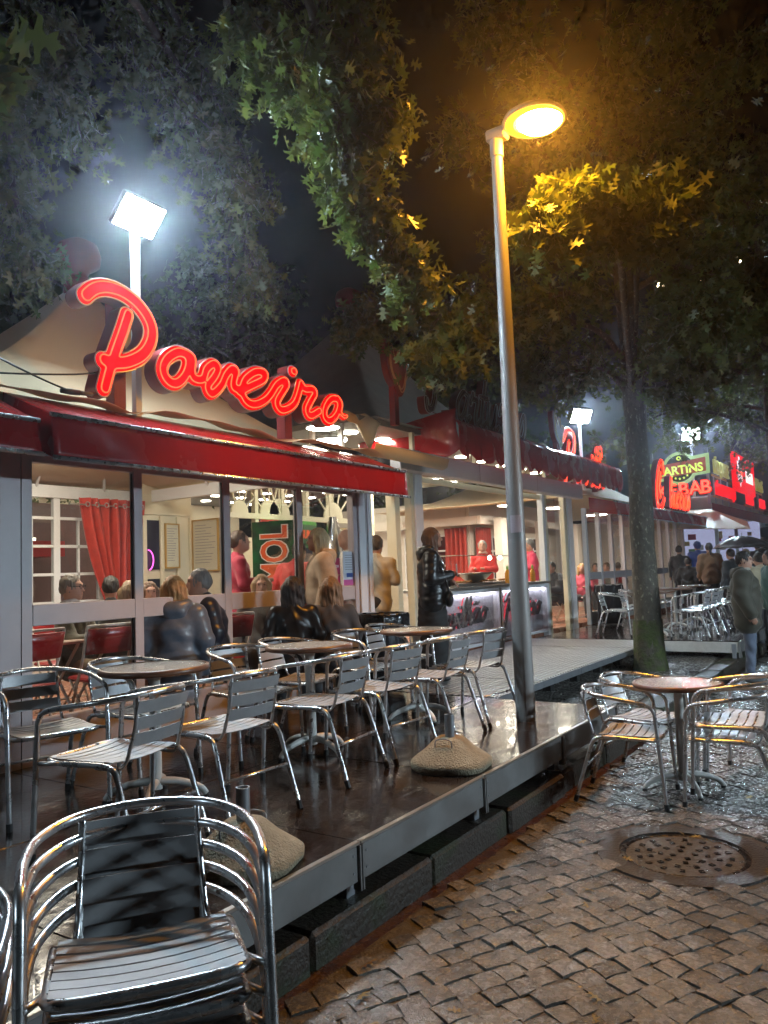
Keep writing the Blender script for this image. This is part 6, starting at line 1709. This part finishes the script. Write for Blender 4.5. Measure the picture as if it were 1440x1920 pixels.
for z, x, y, d in ((6.2, 1000, 180, 10), (6.4, 850, 260, 10.5), (6.8, 1160, 160, 9.6), (6.6, 1340, 250, 9.5), (7.2, 1420, 100, 9), (7.4, 900, 40, 10), (8.0, 1280, 20, 9.3), (6.0, 1400, 380, 9.5), (5.6, 930, 450, 11)):
    e = at(x, y, d); s0 = Vector((TA[0], TA[1], z)); mid = s0.lerp(e, .55)+Vector((0, 0, .5)); lim(z, [tuple(mid), tuple(e)], r=.055, sublen=.8, start=.3, sub=3, nper=2)
t_, NL['A'] = tree('oak_tree', 'oak tree with lichened trunk and mossy foot beside the pale walkway', tA, [.24, .185, .165, .155, .145, .11, .08, .04], limbsA, .165, 0, 5, LM, nper=3)
b = MB().lathe([(.29, -.02), (.24, .08), (.212, .25), (.20, .5), (.188, .78)], c=(0, 0, 0), n=24, warp=lambda a, z: 1+.05*math.sin(5*a)+.03*math.sin(9*a+z*6), capb=False, capt=False)
b.build('mossy_foot', MOSSY, t_, smooth=True)
# tree at the near end of the terrace: trunk out of view on the left, limbs overhead
TB = (.15, 3.15, .08); limbsB = []
def limb(z, pts, r=.05, **k): limbsB.append(([(TB[0], TB[1], z)]+pts, r, k))
limb(6.0, [A_(420, -220, 5.2), A_(560, -40, 5.4), A_(610, 120, 5.5), A_(650, 280, 5.6), A_(705, 400, 5.7), (A_(775, 525, 5.85))], sublen=.42, start=.42, sub=4, nper=2, droop=.5)
limb(6.2, [A_(380, -160, 5.6), A_(430, 20, 5.8), A_(520, 120, 5.9), A_(590, 240, 6.0)], sublen=.38, start=.5, sub=3, nper=2, droop=.4)
limb(6.2, [A_(560, -200, 5.4), A_(640, -30, 5.5), A_(690, 160, 5.6), A_(720, 230, 5.7)], sublen=.40, start=.45, sub=3, nper=2, droop=.45)
limb(5.2, [A_(-180, -60, 2.3), A_(-95, 30, 2.2), A_(-72, 110, 2.1), A_(-75, 165, 2.1)], r=.02, sublen=.08, start=.66, sub=1, nper=1, spread=.5)
for z, pts in ((6.5, [(120, -120, 6.4), (240, 60, 6.8), (330, 200, 7.0), (420, 330, 7.2)]), (6.5, [(60, -60, 6.2), (120, 120, 6.6), (140, 240, 6.8)]),
               (6.8, [(250, -100, 7.0), (380, 120, 7.4), (430, 260, 7.6), (470, 360, 7.7)]), (6.0, [(-60, 60, 5.8), (10, 220, 6.2), (30, 400, 6.5), (60, 480, 6.6)]),
               (6.8, [(160, -180, 7.2), (300, 20, 7.6), (400, 170, 7.8)]), (7.0, [(420, -120, 7.8), (520, 20, 8.2), (560, 120, 8.4)]),
               (6.4, [(0, -100, 6.0), (60, 60, 6.4), (60, 180, 6.5)]), (6.2, [(380, 200, 7.6), (440, 400, 7.9), (480, 540, 8.1)])):
    limb(z, [A_(*p) for p in pts], sublen=.55, start=.4, sub=3, nper=2, droop=.5)
t_, NL['B'] = tree('oak_tree', 'oak tree out of view on the left whose leafy branches hang over the terrace', [(TB[0], TB[1], .02), (TB[0], TB[1], 2.5), (TB[0], TB[1], 5), (TB[0], TB[1], 7.5)], [.24, .19, .16, .06], limbsB, .125, 0, 9, LM)
# trees behind the pavilions and further along the street
def auto_limbs(base, h, R, n, seed, z0=.25, lean=(0, 0)):
    r = random.Random(seed); out = []
    for k in range(n):
        f = k/n; z = h*(z0+.70*f); a = k*2.399+r.uniform(-.3, .3); l = R*(1.05-.65*f)*r.uniform(.75, 1.1)
        s0 = np.array((base[0]+lean[0]*f, base[1]+lean[1]*f, z)); d = np.array((math.cos(a), math.sin(a), 0.))
        out.append(([s0, s0+d*l*.5+np.array((0, 0, .14*l)), s0+d*l+np.array((0, 0, -.05*l))], .06, {}))
    return out
BT = 'trees behind the pavilions'
def vis_cull(lp):
    d = lp-np.array((0, 0, EYE)); f = np.array(FW); z = d@f; x = 720+FPX*(d@np.array(RT))/z; y = 960-FPX*(d@np.array(UP))/z
    return (z > .5) & (x > -250) & (x < 1690) & (y > -350)
for i, (x, y, h, R, sd, l) in enumerate([
        (9.5, 18.0, 12.0, 4.6, 32, 'dark leafy tree rising behind the unlit script sign'),
        (17.0, 17.0, 12.0, 4.6, 33, 'dark leafy tree behind the kiosk ceiling and the lamp post'),
        (22.5, 13.5, 12.0, 5.0, 34, 'dark leafy tree behind the far pavilion roof')]):
    tree('oak_tree', l, [(x, y, .05), (x, y, h*.3), (x+.1, y, h*.7), (x, y, h)], [.25, .2, .12, .04], auto_limbs((x, y), h, R, 26, sd), .26, 1, sd, LMB, nper=3, sub=3, sublen=1.3, start=.25, group=BT, cull=vis_cull, twig=False, cap=6000)
for i, (x, y, h, R, sd, l) in enumerate([
        (20.6, 2.45, 9.5, 3.9, 41, 'street oak with green lit lower leaves in front of the far stalls'),
        (31.0, 2.6, 10.0, 3.6, 42, 'last street oak beyond the lit red panel')]):
    tree('oak_tree', l, [(x, y, .05), (x, y, h*.3), (x+.1, y, h*.7), (x, y, h)], [.2, .17, .12, .04], auto_limbs((x, y), h, R, 26, sd, z0=.46), .17, 0 if i == 0 else 1, sd, LM, nper=3, sub=3, sublen=1.0, start=.2, cull=vis_cull, cap=11000)
tree('oak_tree', 'tall street oak filling the night above the lamp post', [(13.5, 7.2, 3.5), (13.5, 7.2, 6), (13.5, 7.2, 9), (13.5, 7.2, 12)], [.2, .17, .12, .04], auto_limbs((13.5, 7.2), 12, 5.0, 26, 77, z0=.55), .2, 1, 77, LMB, nper=3, sub=3, sublen=1.2, start=.3, cull=vis_cull, cap=8000, twig=False) if False else None

# string of small bulbs between the far trees
sb = [at(1236, 535, 14), at(1243, 533, 14.1), at(1276, 538, 14.3), at(1310, 526, 14.3), at(1386, 488, 14.6)]
sl = thing('string_lights', sb[0], 'sagging string of small warm bulbs hung among the oak leaves', 'string lights')
o0 = sb[0]
MB().tube(catmull([tuple(p-o0+Vector((0, 0, .07))) for p in [at(1190, 525, 13.6)]+sb+[at(1450, 455, 15)]], 5), .006, 5).build('cable', CABLE, sl)
WB = emit_mat('small_warm_bulb', (1., .8, .5), 28.)
for p in sb:
    q = p-o0; MB().lathe([(.0, -.045), (.03, -.03), (.04, 0), (.025, .03), (.014, .045)], c=q, n=10, capb=False).build('bulb', WB, sl, smooth=True)
    MB().tube([tuple(q+Vector((0, 0, .04))), tuple(q+Vector((0, 0, .075)))], .016, 6).build('socket', RUBBER, sl)
print('LEAVES', NL)
# a few fallen leaves lying on the wet setts
FL = leaf_mat('fallen_leaf', (.20, .13, .02), (.28, .17, .03), .1); frng = random.Random(12)
fme = [leaves_mesh('fallen_leaf', [(0, 0, 0)], [(1, 0, .0)], .085, np.random.default_rng(q), 0) for q in range(4)]
for q in range(22):
    x, y = frng.uniform(2.2, 6.5), frng.uniform(.3, 1.95); o = obj('fallen_leaf', fme[q % 4], FL, None, (x, y, .012)); zs = [v.co.z for v in o.data.vertices]
    o.rotation_euler = (0, 0, frng.uniform(0, 6.3)); o.scale = (1, 1, .12); tag(o, 'small fallen yellow brown oak leaf lying on the wet cobbles', 'leaf', 'fallen leaves on the cobbles')
# ================================================================== HAZE (scattering air added for the lamp halos)
hz = MB().box(-14, -30, -1.3, 60, 40, 16.5).build('haze', mat('x_unused', (1, 1, 1)))
hz.data.materials.clear(); hm = bpy.data.materials.new('halo_air'); hm.use_nodes = True; hz.data.materials.append(hm)
t = hm.node_tree; t.nodes.clear(); v = t.nodes.new('ShaderNodeVolumePrincipled'); v.inputs['Color'].default_value = (.9, .92, 1, 1)
v.inputs['Density'].default_value = .003; v.inputs['Anisotropy'].default_value = .88
o = t.nodes.new('ShaderNodeOutputMaterial'); t.links.new(v.outputs[0], o.inputs['Volume'])
tag(hz, kind='stuff')
